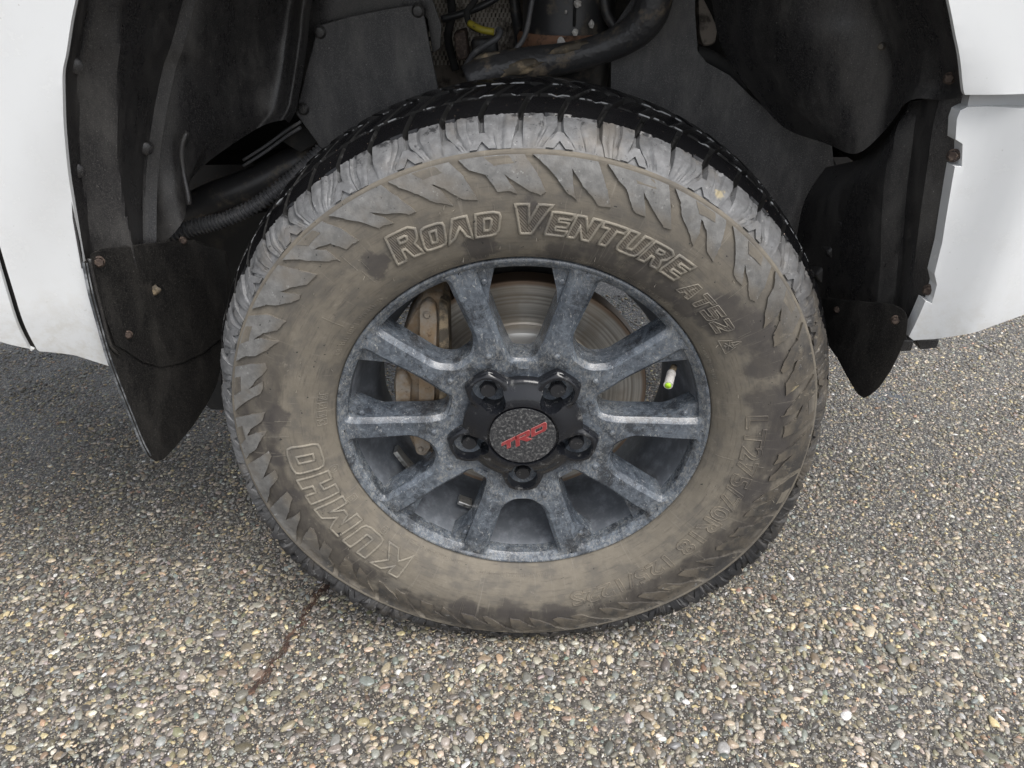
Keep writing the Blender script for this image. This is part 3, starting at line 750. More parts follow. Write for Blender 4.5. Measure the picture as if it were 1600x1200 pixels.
def lettering(name, text, h, th0, th1, rb, slant=0.0, spacing=.14, big=1.0, caps=(), label=None, face=True, rid=.0017):
    L, wd = layout(text, h, spacing, slant, big, caps)
    sc = (th1 - th0) * (rb + .012) / wd
    meA = bpy.data.meshes.new(name); bm = bmesh.new()
    L = [[[(p[0] * sc, p[1]) for p in lp] for lp in g] for g in L]
    for g in L:
        loops = [dens(lp, .004) for lp in g]
        a = curve_mesh(loops, .0, rid, False); a.materials.clear(); bm.from_mesh(a); bpy.data.meshes.remove(a)
    bm.to_mesh(meA); bm.free(); wrap(meA, th0, rb, .0009); meA.materials.append(M_LET)
    for p in meA.polygons: p.use_smooth = True
    o = link(name, meA, tyre)
    if label: o['label'] = label
    if face:
        bm = bmesh.new()
        for g in L:
            a = curve_mesh([dens(lp, .004) for lp in g], .0008, .0, True); a.materials.clear(); bm.from_mesh(a); bpy.data.meshes.remove(a)
        meB = bpy.data.meshes.new('letter_face'); bm.to_mesh(meB); bm.free(); wrap(meB, th0, rb, .0003); meB.materials.append(M_LETF if slant else M_SIDE); link('letter_face', meB, tyre)
lettering('raised_lettering', 'ROAD VENTURE', .0265, R(-29.2), R(36.2), .2820, .17, .09, 1.26, (0, 5), 'raised outlined words ROAD VENTURE')
lettering('raised_lettering', 'BT52', .0205, R(38.6), R(54.6), .2750, .20, .10, label='raised outlined mark AT52', rid=.0007)
lettering('raised_lettering', 'KUMHO', .0400, R(-143.0), R(-91.0), .2655, 0, .17, label='raised outlined word KUMHO', face=True, rid=.0017)
def thin_text(name, text, h, th0, th1, rb, label=None, bold=0.0, rid=.0006):
    for fill in (False, True):
        cu = bpy.data.curves.new('t', 'FONT'); cu.body = text; cu.size = h / .72; cu.dimensions = '2D'; cu.offset = bold
        cu.fill_mode = 'FRONT' if fill else 'NONE'; cu.bevel_depth = 0 if fill else rid; cu.extrude = .0003 if fill else 0; cu.resolution_u = 3
        me = _to_mesh(cu); me.materials.clear()
        V = np.array([v.co[:] for v in me.vertices]); x0, x1 = V[:, 0].min(), V[:, 0].max(); k = (th1 - th0) * (rb + .012) / (x1 - x0)
        for v in me.vertices: v.co.x = (v.co.x - x0) * k
        wrap(me, th0, rb, .0005 if not fill else .0002); me.materials.append(M_SIDE if fill else M_LET2)
        o = link(name if not fill else 'letter_face', me, tyre)
        if label and not fill: o['label'] = label
thin_text('raised_lettering', 'LT275/70R18', .0250, R(81.2), R(130.5), .2825, 'raised size code LT275/70R18', .0005)
thin_text('raised_lettering', '125/122S', .0225, R(134.5), R(166.0), .2860, 'raised load code 125/122S', .0005)
# mountain snowflake mark
def stroke_mark(name, lines, th0, rb, rad=.0006, label=None):
    Vs, Fs = [], []
    for ln in lines:
        P = lerp_path([(a, b, 0) for a, b in ln], max(2, len(ln) * 3)); v, f = tube(P, rad, 6); off = len(Vs); Vs += list(v); Fs += [tuple(off + i for i in q) for q in f]
    me = bpy.data.meshes.new(name); me.from_pydata([tuple(v) for v in Vs], [], Fs); wrap(me, th0, rb, .0004); me.materials.append(M_LET)
    o = link(name, me, tyre)
    if label: o['label'] = label
    return o
k = .001
stroke_mark('mountain_snowflake_mark', [[(0, 0), (6 * k, 14 * k), (8 * k, 11 * k), (11 * k, 24 * k), (14 * k, 11 * k), (16 * k, 14 * k), (22 * k, 0), (0, 0)],
    [(11 * k, 2 * k), (11 * k, 14 * k)], [(6 * k, 5 * k), (16 * k, 11 * k)], [(6 * k, 11 * k), (16 * k, 5 * k)], [(9 * k, 3 * k), (11 * k, 5 * k), (13 * k, 3 * k)], [(9 * k, 13 * k), (11 * k, 11 * k), (13 * k, 13 * k)]], R(57.0), .2725, .0005, 'raised mountain and snowflake mark')
def circ_(cx, cy, r, n=20): return [(cx + r * math.cos(2 * PI * i / n), cy + r * math.sin(2 * PI * i / n)) for i in range(n + 1)]
stroke_mark('ring_mark', [circ_(0, .006, .0055), [(-.003, .007), (-.001, .0035), (.002, .0035), (.003, .0055)]], R(-101.5), .2525, .0004)
stroke_mark('ring_mark', [circ_(0, .006, .0052), [(.0025, .0035), (-.0015, .0035), (-.0015, .0085), (.0025, .0085)], [(-.0015, .006), (.002, .006)]], R(-130.0), .2515, .0004)
stroke_mark('boxed_mark', [[(-.005, 0), (-.005, .011), (.005, .011), (.005, 0), (-.005, 0)], [(.0025, .0025), (-.002, .0025), (-.002, .0085), (.0025, .0085)], [(-.002, .0055), (.002, .0055)]], R(-114.0), .2525, .0004)
BX = [[(-.0045, 0), (-.0045, .011), (.0045, .011), (.0045, 0), (-.0045, 0)]]
for i, gl in enumerate(([circ_(0, .0055, .003, 10)], [[(.0025, .0085), (-.002, .0085), (-.002, .002)]], [[(-.0025, .0085), (.0025, .0085), (-.0025, .0025), (.0025, .0025)]], [[(.0025, .0025), (-.002, .0025), (-.002, .0085), (.0025, .0085)], [(-.002, .0055), (.002, .0055)]])):
    stroke_mark('boxed_mark', BX + gl, R(-84.5 + 2.9 * i), .2535, .00038)
# worn-away fine print near the bead: only its strokes are left
def fine_print(t0, t1, rb, h, seed):
    r_ = random.Random(seed); L = []; x = 0.0; W = (t1 - t0) * rb
    while x < W:
        if r_.random() < .18: x += h * .8
        a = r_.uniform(-.2, .2) * h
        L.append([(x, 0), (x + a, h)])
        if r_.random() < .7: L.append([(x, h * r_.choice((0, .5, 1))), (x + h * .45, h * r_.choice((0, .5, 1)))])
        x += h * r_.uniform(.5, .8)
    stroke_mark('fine_print', L, t0, rb, .00026)
fine_print(R(-62), R(-38), .2545, .0052, 1); fine_print(R(-24), R(-6), .2520, .0034, 2); fine_print(R(-136), R(-160), .2500, .0034, 3) if False else None
fine_print(R(-158), R(-134), .2500, .0034, 3); fine_print(R(172), R(196), .2545, .0048, 5); fine_print(R(8), R(50), .2505, .0034, 6); fine_print(R(56), R(72), .2505, .0034, 7)
# mould vent whiskers and radial seam lines
for i in range(26):
    th = R(rng.uniform(-180, 180)); rb = rng.uniform(.262, .318)
    stroke_mark('mould_seam', [[(0, 0), (rng.uniform(-.002, .002), rng.uniform(.010, .035))]], th, rb - .008, .00022)
for i in range(70):
    th = rng.uniform(-PI, PI); rr0 = rng.uniform(.255, .36); s = s_of_r(rr0)
    p0 = surf(th, s, 0.0); p1 = surf(th + rng.normal(0, .004), s + rng.normal(0, .001), rng.uniform(.003, .007))
    v, f = tube(lerp_path([p0, p1], 3), .00035, 5); mesh_obj('vent_whisker', v, f, M_LET, tyre)

# ---- rim
rim_bm_V, rim_F = [], []
def add(V, F):
    off = len(rim_bm_V); rim_bm_V.extend([tuple(map(float, v)) for v in V]); rim_F.extend([tuple(off + i for i in f) for f in F])
def ytop(r):
    return .0015 + .004 * float(sst(.21, .15, r) if False else 1 - sst(.150, .215, r)) + .006 * float(1 - sst(.092, .125, r)) - .0006
RI, RO = .068, .2362
def ray_cell(c, d):
    best = 1e9
    for sg in (-1, 1):
        n = np.array([math.cos(R(18)) * sg, -math.sin(R(18))])          # plane through origin: u cos18 = v sin18
        den = n @ d
        if den > 1e-9:
            t = -(n @ c) / den
            if t > 0: best = min(best, t)
    for rad, sgn in ((RO, 1), (RI, -1)):
        b = c @ d; q = c @ c - rad * rad; disc = b * b - q
        if disc > 0:
            ts = [-b - math.sqrt(disc), -b + math.sqrt(disc)]
            ts = [t for t in ts if t > 0]
            if ts:
                t = min(ts) if sgn < 0 else max(ts); best = min(best, t)
    return best
def cell(th0, kind):
    if kind == 'A': pg = [(-.0545, .2240), (-.028, .2290), (0, .2305), (.028, .2290), (.0545, .2240), (.0282, .137), (.0140, .103), (-.0140, .103), (-.0282, .137)]; rd = [.005, .02, .02, .02, .005, .022, .008, .008, .022]
    else: pg = [(-.0530, .2240), (-.027, .2290), (0, .2305), (.027, .2290), (.0530, .2240), (.0300, .143), (.0115, .1275), (-.0115, .1275), (-.0300, .143)]; rd = [.005, .02, .02, .02, .005, .009, .007, .007, .009]
    W = np.array(round_poly(pg, rd, 6)); W = lerp_path(np.vstack([W, W[:1]]), 141)[:-1]
    c = np.array([0, .172 if kind == 'A' else .182])
    # insert corner directions of the cell
    corners = [np.array([math.sin(R(a)) * r_, math.cos(R(a)) * r_]) for a in (-18, 18) for r_ in (RI, RO)]
    ang = lambda p: math.atan2(p[0] - c[0], p[1] - c[1])
    wa = [(ang(p), p) for p in W]; wa.sort(key=lambda q: q[0])
    A = np.array([q[0] for q in wa]); PX = np.array([q[1] for q in wa]); rho = np.linalg.norm(PX - c, axis=1)
    An = np.sort(np.r_[A, [ang(p) for p in corners]])
    Ae = np.r_[A[-1] - 2 * PI, A, A[0] + 2 * PI]; Re = np.r_[rho[-1], rho, rho[0]]
    Rw = np.interp(An, Ae, Re)
    D = np.stack([np.sin(An), np.cos(An)], 1); PW_ = c + D * Rw[:, None]
    T = np.roll(PW_, -1, 0) - np.roll(PW_, 1, 0); T /= np.linalg.norm(T, axis=1)[:, None]; Nn = np.stack([-T[:, 1], T[:, 0]], 1)
    if ((PW_ - c) * Nn).sum() < 0: Nn = -Nn
    PC = np.array([c + d * ray_cell(c, d) for d in D]); n = len(An)
    rings = [(PW_ + Nn * .004, .044), (PW_ - Nn * .0022, .040), (PW_ - Nn * .0012, .020), (PW_, .0075), (PW_ + Nn * .0006, .0068)]
    ringsP = []
    for P, y in rings: ringsP.append([(p[0], y + ytop(np.hypot(*p)) - .001, p[1]) for p in P])
    P1_ = PW_ + Nn * .0056; ringsP.append([(p[0], ytop(np.hypot(*p)) + .0004, p[1]) for p in P1_])
    P2_ = PW_ + Nn * .0062; ringsP.append([(p[0], ytop(np.hypot(*p)), p[1]) for p in P2_])
    for t in (.25, .5, .75, 1.0):
        P = P2_ * (1 - t) + PC * t; ringsP.append([(p[0], ytop(np.hypot(*p)), p[1]) for p in P])
    Vs = []
    cc, ss_ = math.cos(th0), math.sin(th0)
    for rg in ringsP:
        for (x, y, z) in rg: Vs.append((x * cc + z * ss_, y, -x * ss_ + z * cc))
    Fs = []
    for q in range(len(ringsP) - 1):
        for i in range(n):
            j = (i + 1) % n; Fs.append((q * n + i, q * n + j, (q + 1) * n + j, (q + 1) * n + i))
    add(Vs, Fs)
for i in range(5): cell(R(72 * i), 'A'); cell(R(72 * i + 36), 'B')
# outer lip
add(*lathe([(.2425, .014), (.2434, .006), (.2437, .001), (.2430, -.0012), (.2412, -.0022), (.2390, -.0016), (.2374, .0000), (RO, ytop(RO))], 240))
# hub well floor under the cap
add(*lathe([(RI, ytop(RI)), (.066, .02), (.0, .022)], 60))
def local(th, r, y): return np.array([r * math.sin(th), y, r * math.cos(th)])
def bump_(th, r, y, rad, hgt):
    prof_ = [(rad, .002), (rad * .8, -hgt * .55), (rad * .45, -hgt * .92), (0, -hgt)]
    V, F = lathe(prof_, 12); V = np.array(V) + local(th, r, y); add(V, F)
for i in range(5):
    for sg in (-1, 1):
        # recessed corner webs of the wide openings
        th = R(72 * i); pts = [(15.2 * sg, .2300), (8.0 * sg, .2330), (11.6 * sg, .199), (13.8 * sg, .172), (15.2 * sg, .19)]
        yl = .0135
        T = [local(th + R(a), r_, yl) for a, r_ in pts]; B = [local(th + R(a), r_, .042) for a, r_ in pts]; n = len(pts)
        add(T + B, [tuple(range(n))] + [(k_, (k_ + 1) % n, n + (k_ + 1) % n, n + k_) for k_ in range(n)])
        bump_(th + R(12.4 * sg), .2130, yl, .0048, .0035)
        bump_(th + R(21.0 * sg), .1185, ytop(.1185), .0050, .0028)
        bump_(th + R((36 - 18.4) * sg), .2235, ytop(.22), .0035, .0015) if False else None
    # small trapezoid boss at the inner end of each wide opening
    th = R(72 * i); pts = [(-.0125, .1000), (.0125, .1000), (.0085, .0905), (-.0085, .0905)]
    a, b_ = [], []
    for (u, v) in pts:
        a.append((u * .86, ytop(.095) - .0026, .0953 + (v - .0953) * .86)); b_.append((u, ytop(.095) + .001, v))
    Vb = a + b_; cc, ss_ = math.cos(th), math.sin(th); Vb = [(x * cc + z * ss_, y, -x * ss_ + z * cc) for x, y, z in Vb]
    add(Vb, [(0, 1, 2, 3)] + [(k_, (k_ + 1) % 4, 4 + (k_ + 1) % 4, 4 + k_) for k_ in range(4)])
# raised flat strip along each spoke: a low plateau between two creases
def mesh_from(name, V, F, mat, parent, loc, ang=32):
    o = mesh_obj(name, V, F, mat, parent, loc); bm = bmesh.new(); bm.from_mesh(o.data); bmesh.ops.remove_doubles(bm, verts=bm.verts, dist=2e-5)
    bmesh.ops.recalc_face_normals(bm, faces=bm.faces); bm.to_mesh(o.data); bm.free(); smooth_by_angle(o.data, ang); return o
rim = mesh_from('wheel_rim', rim_bm_V, rim_F, M_RIM, truck, (0, 0, H), 22)
rim['label'] = 'dark ten-spoke alloy rim caked with pale dust'
V, F = lathe([(.2425, .012), (.2360, .014), (.2325, .016), (.2290, .022), (.2255, .036), (.2235, .050), (.2195, .066), (.208, .082), (.203, .10), (.203, .135), (.212, .165), (.222, .185), (.228, .200), (.240, .208), (.2425, .200), (.212, .16), (.206, .12), (.210, .085), (.225, .05), (.2405, .016)], 220)
o = mesh_obj('rim_barrel', V, F, M_BAR, rim); fixn(o.data); smooth_by_angle(o.data, 40)
# hub cap with five lug pockets
LUG = [R(a) for a in (36, 108, 180, 252, 324)]
def cap_h(rad, th):
    X = rad * np.sin(th); Z = rad * np.cos(th)
    y = np.where(rad < .0455, -.0100, 0.0)
    dome = -.0115 + .0115 * sst(.048, .080, rad) ** 1.2
    y = np.where(rad < .0440, -.0102, np.where(rad < .0465, -.0075, dome))
    lob = np.zeros_like(rad); pocket = np.zeros_like(rad)
    for a in LUG:
        d = np.abs((th - a + PI) % (2 * PI) - PI)
        cx, cz = .0765 * math.sin(a), .0765 * math.cos(a); q = np.hypot(X - cx, Z - cz)
        ring = 1 - sst(.0228, .0285, q); lob = np.maximum(lob, ring)
        c2x, c2z = .0630 * math.sin(a), .0630 * math.cos(a); q2 = np.hypot(X - c2x, Z - c2z)
        pk = np.maximum(1 - sst(.0190, .0200, q), 1 - sst(.0140, .0152, q2)); pocket = np.maximum(pocket, pk)
    y = y * (1 - lob * (rad > .056)) + lob * (rad > .056) * np.minimum(y, -.0035)
    return y * (1 - pocket) + .034 * pocket
def cap_R(th):
    r_ = np.full_like(th, .0795)
    for a in LUG:
        d = np.abs((th - a + PI) % (2 * PI) - PI); r_ = np.maximum(r_, np.minimum(.1015, .1015 - .0 + (R(10.5) - d) * .115 * (d > R(10.5))))
    return np.maximum(r_, .0795)
nt_, nr_ = 560, 120
TH = np.linspace(0, 2 * PI, nt_, endpoint=False); V = []; 
for t in TH:
    Rm_ = float(cap_R(np.array([t]))[0]); rr = np.linspace(0.0005, Rm_, nr_)
    y = cap_h(rr, np.full(nr_, t)); edge = sst(Rm_ - .0032, Rm_, rr); y = y + edge * .0022
    V += [(r_ * math.sin(t), yy, r_ * math.cos(t)) for r_, yy in zip(rr, y)]
    V += [(Rm_ * math.sin(t), .010, Rm_ * math.cos(t)), (Rm_ * 1.0 * math.sin(t), .022, Rm_ * math.cos(t))]
cap = mesh_from('centre_cap', V, grid_faces(nt_, nr_ + 2, True), M_BLACK, truck, (0, 0, H), 38)
cap['label'] = 'black five-lobed centre cap with red logo'
V, F = lathe([(.0436, -.0098), (.0430, -.0112), (.0, -.0118)], 80); mesh_from('emblem_disc', V, F, M_EMB, cap, (0, 0, 0))
# TRD logo
LG = {'T': [[(3.0, 0), (3.0, 2.6), (0, 2.6), (0, 4.0), (9.0, 4.0), (9.0, 2.6), (5.2, 2.6), (5.2, 0)]], 'R': [[(0, -1.2), (0, 4), (8.0, 4), (8.6, 3.4), (8.6, 1.8), (8, 1.2), (6.2, 1.2), (9.6, -1.0), (6.6, -1.0), (3.2, 1.2), (2.2, 1.2), (2.2, -1.2)], [(2.2, 2.2), (6.4, 2.2), (6.4, 3), (2.2, 3)]],
      'D': [[(0, 0), (0, 4), (8, 4), (9, 3.2), (9, .8), (8, 0)], [(2.2, 1.1), (6.6, 1.1), (6.8, 1.4), (6.8, 2.6), (6.6, 2.9), (2.2, 2.9)]]}
for (ch, x0) in (('T', 0), ('R', 8.4), ('D', 17.8)):
    lps = [[((x0 + p[0] + .62 * p[1]) * .00252 - .0352, p[1] * .0029 - .0060) for p in lp] for lp in LG[ch]]
    ca, sa = math.cos(R(31)), math.sin(R(31))
    lps = [[(p[0] * ca - p[1] * sa, p[0] * sa + p[1] * ca) for p in dens(lp, .004)] for lp in lps]
    for fill in (True, False):
        me = curve_mesh(lps, .0004 if fill else 0, 0 if fill else .00045, fill); me.materials.clear(); me.materials.append(M_RED if fill else M_REDL)
        for v in me.vertices: x, y, z = v.co; v.co = (x, -.0118 - z - .0003, y)
        link('red_letter' if fill else 'letter_edge', me, cap)
# lug nuts
def hexp(r, n=6, ph=0): return [(r * math.cos(2 * PI * i / n + ph), r * math.sin(2 * PI * i / n + ph)) for i in range(n)]
def prism_y(poly, levels):
    """levels [(y, scale)] stacked"""
    V = []; n = len(poly); F = []
    for y, s in levels: V += [(p[0] * s, y, p[1] * s) for p in poly]
    for q in range(len(levels) - 1):
        for i in range(n): F.append((q * n + i, q * n + (i + 1) % n, (q + 1) * n + (i + 1) % n, (q + 1) * n + i))
    F.append(tuple(range(n))); F.append(tuple((len(levels) - 1) * n + i for i in range(n))[::-1]); return V, F
for a in LUG:
    V, F = prism_y(hexp(.0126, 6, rng.uniform(0, 1)), [(.034, 1.0), (.0115, 1.0), (.0095, .92)])
    V2, F2 = lathe([(.0106, .0100), (.0103, .0050), (.0094, .0034), (.0, .0030)], 24); V3, F3 = lathe([(.0170, .034), (.0170, .030), (.0130, .028)], 24)
    n1, n2 = len(V), len(V) + len(V2)
    VV = np.array(list(V) + list(V2) + list(V3)) + local(a, .0752, 0)
    mesh_from('lug_nut', VV, F + [tuple(i + n1 for i in f) for f in F2] + [tuple(i + n2 for i in f) for f in F3], M_NUT, rim, (0, 0, 0), 25)
# valve stem
p0 = at(1049, 583, .020); p1 = at(1044, 602, -.006); hv = np.array([0, 0, H])
pa = at(1053, 573, .034)
v, f = tube(lerp_path([pa - hv, p0 - hv], 4), .0045, 14); mesh_obj('valve_stem', v, f, M_MUDDY, rim)
v, f = tube(lerp_path([p0 - hv, p1 - hv], 12), .0058, 16, radf=lambda i: 1.0 if i < 3 else (.88 if i < 4 else (1.0 if i % 2 else .95))); o = mesh_obj('valve_cap', v, f, M_VALVE, rim); smooth_by_angle(o.data, 30)
dv = (p1 - p0) / np.linalg.norm(p1 - p0); v, f = tube([p1 - hv + dv * .0001, p1 - hv + dv * .0016], .0040, 16); mesh_obj('valve_cap_dot', v, f, M_GREEN, rim)
# stick-on balance weights on the barrel
def at_cyl(px, py, rad):
    v = ray(px, py); ox, oz = CAM[0], CAM[2] - H; A_ = v[0] ** 2 + v[2] ** 2; B_ = ox * v[0] + oz * v[2]; t = (-B_ + math.sqrt(B_ * B_ - A_ * (ox * ox + oz * oz - rad * rad))) / A_
    p = CAM + v * t; return math.degrees(math.atan2(p[0], p[2] - H)), p[1]
wts = []
for (pa_, pb_, n_) in (((622, 705), (655, 742), 5), ((722, 782), (748, 790), 2)):
    t0_, y0_ = at_cyl(*pa_, .2015); t1_, y1_ = at_cyl(*pb_, .2015); wts.append((t0_, (y0_ + y1_) / 2, n_))
for (th, y, n_) in wts:
    for i in range(n_):
        t = R(th) - R(2.75) * i; pg = [(-.0058, -.0085), (.0058, -.0085), (.0058, .0085), (-.0058, .0085)]
        Vb = []
        for lev, sc in ((.2045, 1.0), (.1995, 1.0), (.1985, .9)):
            for (u, q) in pg: Vb.append(tuple(local(t, lev, y + q * sc) + np.array([u * sc * math.cos(t), 0, -u * sc * math.sin(t)])))
        Fb = [(q * 4 + k_, q * 4 + (k_ + 1) % 4, (q + 1) * 4 + (k_ + 1) % 4, (q + 1) * 4 + k_) for q in range(2) for k_ in range(4)] + [(8, 9, 10, 11)]
        mesh_from('wheel_weight', Vb, Fb, M_METAL, rim, (0, 0, 0))

# ---- brake
V, F = lathe([(.045, .070), (.100, .068), (.108, .071), (.1115, .080), (.1118, .0885), (.114, .090), (.1735, .090), (.1745, .092), (.1745, .118), (.114, .120)], 160)
disc = mesh_from('brake_disc', V, F, M_DISC, truck, (0, 0, H), 25); disc['label'] = 'worn steel brake disc behind the spokes'
V, F = lathe([(.05, .135), (.178, .135), (.180, .138), (.05, .15)], 60, R(-200), R(20)); mesh_from('dust_shield', V, F, M_DARK, truck, (0, 0, H))
def blk(poly, y0, y1, bev=.004):
    """bevelled slab with outline poly [(x, z)]"""
    P = np.array(poly); c = P.mean(0); n = len(P); k_ = 1 - bev / np.abs(P - c).max()
    V = []; 
    for y, s in ((y1, 1.0), (y0 + bev, 1.0), (y0 + bev * .35, (1 + k_) / 2), (y0, k_ * .985)): V += [(c[0] + (p[0] - c[0]) * s, y, c[1] + (p[1] - c[1]) * s) for p in P]
    F = []
    for q in range(3):
        for i in range(n): F.append((q * n + i, q * n + (i + 1) % n, (q + 1) * n + (i + 1) % n, (q + 1) * n + i))
    F.append(tuple(range(n))); F.append(tuple(3 * n + i for i in range(n))); return V, F
def pxp(pts, Y, rad=.006):
    return [tuple(p) for p in round_poly([(at(a, b, Y)[0], at(a, b, Y)[2]) for a, b in pts], rad, 4)]
V, F = blk(pxp([(628, 520), (640, 494), (660, 462), (690, 460), (700, 500), (704, 560), (702, 640), (692, 690), (675, 712), (648, 705), (632, 672), (618, 650), (614, 600), (620, 570)], .062), .062, .135, .008)
cal = mesh_from('brake_caliper', V, F, M_RUST, truck, (0, 0, 0), 40); cal['label'] = 'rusty brown brake caliper'
V, F = blk(pxp([(655, 478), (668, 470), (681, 478), (683, 500), (681, 560), (678, 645), (654, 645), (654, 560), (656, 505)], .050, .004), .050, .064, .004); mesh_from('caliper_bridge', V, F, M_RUST, cal, (0, 0, 0), 40)
V, F = blk(pxp([(617, 585), (630, 578), (643, 600), (640, 650), (628, 655), (617, 640)], .052, .006), .052, .064, .005); mesh_from('piston_housing', V, F, M_RUST, cal, (0, 0, 0), 40)
V, F = blk(pxp([(640, 668), (668, 668), (676, 700), (664, 716), (650, 712)], .050, .008), .050, .064, .005); mesh_from('caliper_foot', V, F, M_RUST, cal, (0, 0, 0), 40)
V, F = blk(pxp([(686, 470), (700, 480), (702, 560), (698, 640), (686, 640)], .050, .004), .050, .092, .003); mesh_from('brake_pad_plate', V, F, M_MUDDY, cal, (0, 0, 0), 40)
def bolt(name, p, rad, axis, mat, parent, hgt=.006, flange=1.35, off=None):
    """hex head with a washer flange, axis = outward direction"""
    rad = rad * .56; hgt = hgt * .6
    V, F = prism_y(hexp(rad, 6, .3), [(0, 1), (-hgt, 1), (-hgt * 1.12, .86)]); V2, F2 = lathe([(rad * flange, .0015), (rad * flange, -.0008), (rad * 1.05, -.0022)], 20)
    n1 = len(V); VV = np.array(list(V) + list(V2)); q = Vector((0, -1, 0)).rotation_difference(Vector(axis).normalized()); mm = np.array(q.to_matrix())
    base = np.array(off) if off is not None else np.zeros(3)
    return mesh_from(name, VV @ mm.T + np.asarray(p) - base, F + [tuple(i + n1 for i in f) for f in F2], mat, parent, (0, 0, 0), 25)
bolt('bolt', at(667, 492, .049), .0065, (0, -1, 0), M_RUST, cal, .004); bolt('bolt', at(637, 526, .058), .008, (0, -1, 0), M_STEEL, cal, .012)
bolt('bolt', at(657, 702, .049), .0055, (0, -1, 0), M_RUST, cal, .004)
V, F = lathe([(.0, .10), (.095, .10), (.1, .2), (.05, .32), (.0, .33)], 24); mesh_from('hub_knuckle', V, F, M_DARK, truck, (0, 0, H))

# ------------------------------------------------------------------ body panels
def y_body(x, z):
    x = np.asarray(x, float); z = np.asarray(z, float)
    d = np.hypot(x, z - H)
    y = -.038 - .016 * sst(.545, .62, d) - .010 * sst(.62, .95, d)
    return y + .30 * np.clip(.605 - z, 0, 1) ** 1.5 * 1.6
FB = lambda px, py: (lambda q: (q[0], q[2]))(atf(px, py, y_body))
lipL = [FB(*p) for p in ((170, 572), (150, 480), (128, 402), (110, 295), (101, 215), (98, 150), (98, 112), (103, 86), (107, 60), (112, 28), (118, 0))]
lipR = [FB(*p) for p in ((1482, 0), (1488, 28), (1493, 55), (1500, 90), (1505, 138), (1508, 148))]
aL = math.atan2(lipL[-1][0], lipL[-1][1] - H); aR = math.atan2(lipR[0][0], lipR[0][1] - H)
rL = math.hypot(lipL[-1][0], lipL[-1][1] - H); rR = math.hypot(lipR[0][0], lipR[0][1] - H)
top = []
for t in np.linspace(0, 1, 26)[1:-1]:
    a = aL + (aR - aL) * t; r_ = rL + (rR - rL) * t + .012 * math.sin(PI * t); top.append((r_ * math.sin(a), H + r_ * math.cos(a)))
gap = [FB(*p) for p in ((60, 548.5), (56, 543), (40, 512), (28, 478), (14, 432), (0, 385))]
gx, gz = gap[-1]; gap_up = [(gx - .012, gz + .10), (gx - .014, gz + .25), (gx - .012, 1.12)]
botL = [FB(*p) for p in ((170, 572), (120, 556), (62, 549))]
rb_ = lipR[-1]; xr = FB(1760, 141)
lipL = [tuple(p) for p in spline(lipL, 50)]; lipR = [tuple(p) for p in spline(lipR, 16)]; gap = [tuple(p) for p in spline(gap, 24)]
fender_poly = lipL + top + lipR + [xr, (xr[0], 1.12), gap_up[-1]] + gap_up[:-1][::-1] + gap[::-1][:-1] + botL[::-1][:-1]
# clean consecutive duplicates
def clean(P):
    out = []
    for p in P:
        if not out or math.hypot(p[0] - out[-1][0], p[1] - out[-1][1]) > .0015: out.append((float(p[0]), float(p[1])))
    if math.hypot(out[0][0] - out[-1][0], out[0][1] - out[-1][1]) < .0015: out.pop()
    return out
fender = panel('front_fender', clean(fender_poly), y_body, .005, M_PAINT, truck, .016, .0022)
fender['label'] = 'white front fender round the wheel arch'
gd = [(p[0] - .0068, p[1]) for p in gap] + [(p[0] - .0068, p[1]) for p in gap_up]
dl = [FB(*p) for p in ((54, 546), (0, 534), (-120, 512), (-300, 490))]
door_poly = clean([(dl[0][0] - .001, dl[0][1])] + gd[1:] + [(-1.5, 1.12)] + [(-1.5, dl[-1][1] + .02)] + dl[::-1][:-1])
door = panel('front_door', door_poly, y_body, .004, M_PAINT, truck, .02, .0015); door['label'] = 'white front door edge beside the shut line'
backing_poly = [(p[0] - .02, p[1]) for p in gap + gap_up] + [(p[0] + .015, p[1]) for p in (gap + gap_up)[::-1]]
panel('gap_backing', clean(backing_poly), lambda x, z: y_body(x, z) + .010, .003, M_DARK, truck, .03)  # dark strip added behind the shut line, standing in for shade in the gap
# bumper corner
def y_bump(x, z):
    x = np.asarray(x, float); z = np.asarray(z, float)
    d = np.hypot(x, z - H)
    y = -.034 - .030 * sst(.435, .50, x) + .55 * np.clip(x - .53, 0, 1) ** 2
    y = y + .010 * sst(.02, .0, np.abs(z - .80)) * 0
    return y + 1.1 * np.clip(.625 - z, 0, 1) ** 2
BB = lambda px, py: (lambda q: (q[0], q[2]))(atf(px, py, y_bump))
bl = [BB(*p) for p in ((1512, 167), (1500, 173), (1495, 187), (1493, 218), (1504, 225), (1503, 260), (1492, 260), (1488, 282), (1480, 330), (1472, 380), (1460, 428), (1464, 445), (1456, 474), (1446, 470), (1432, 502), (1420, 526), (1428, 532), (1460, 530), (1500, 524), (1550, 510), (1600, 492), (1680, 466), (1780, 440))]
bt = BB(1780, 170)
bump_poly = clean(bl + [bt])
bumper = panel('front_bumper', bump_poly, y_bump, .016, M_PAINT, truck, .012, .0075); bumper['label'] = 'white front bumper corner below the fender seam'
# dark seam backing between fender and bumper
pa_, pb_ = at(1500, 140, -.012), at(1760, 178, .0)
sp_ = [(pa_[0], pa_[2] + .004), (pb_[0], pa_[2] + .004), (pb_[0], pb_[2] - .01), (pa_[0] + .004, pb_[2] - .01)]
panel('seam_filler', sp_, lambda x, z: -.030 + 0 * x, .012, M_GREYF, truck, .05)
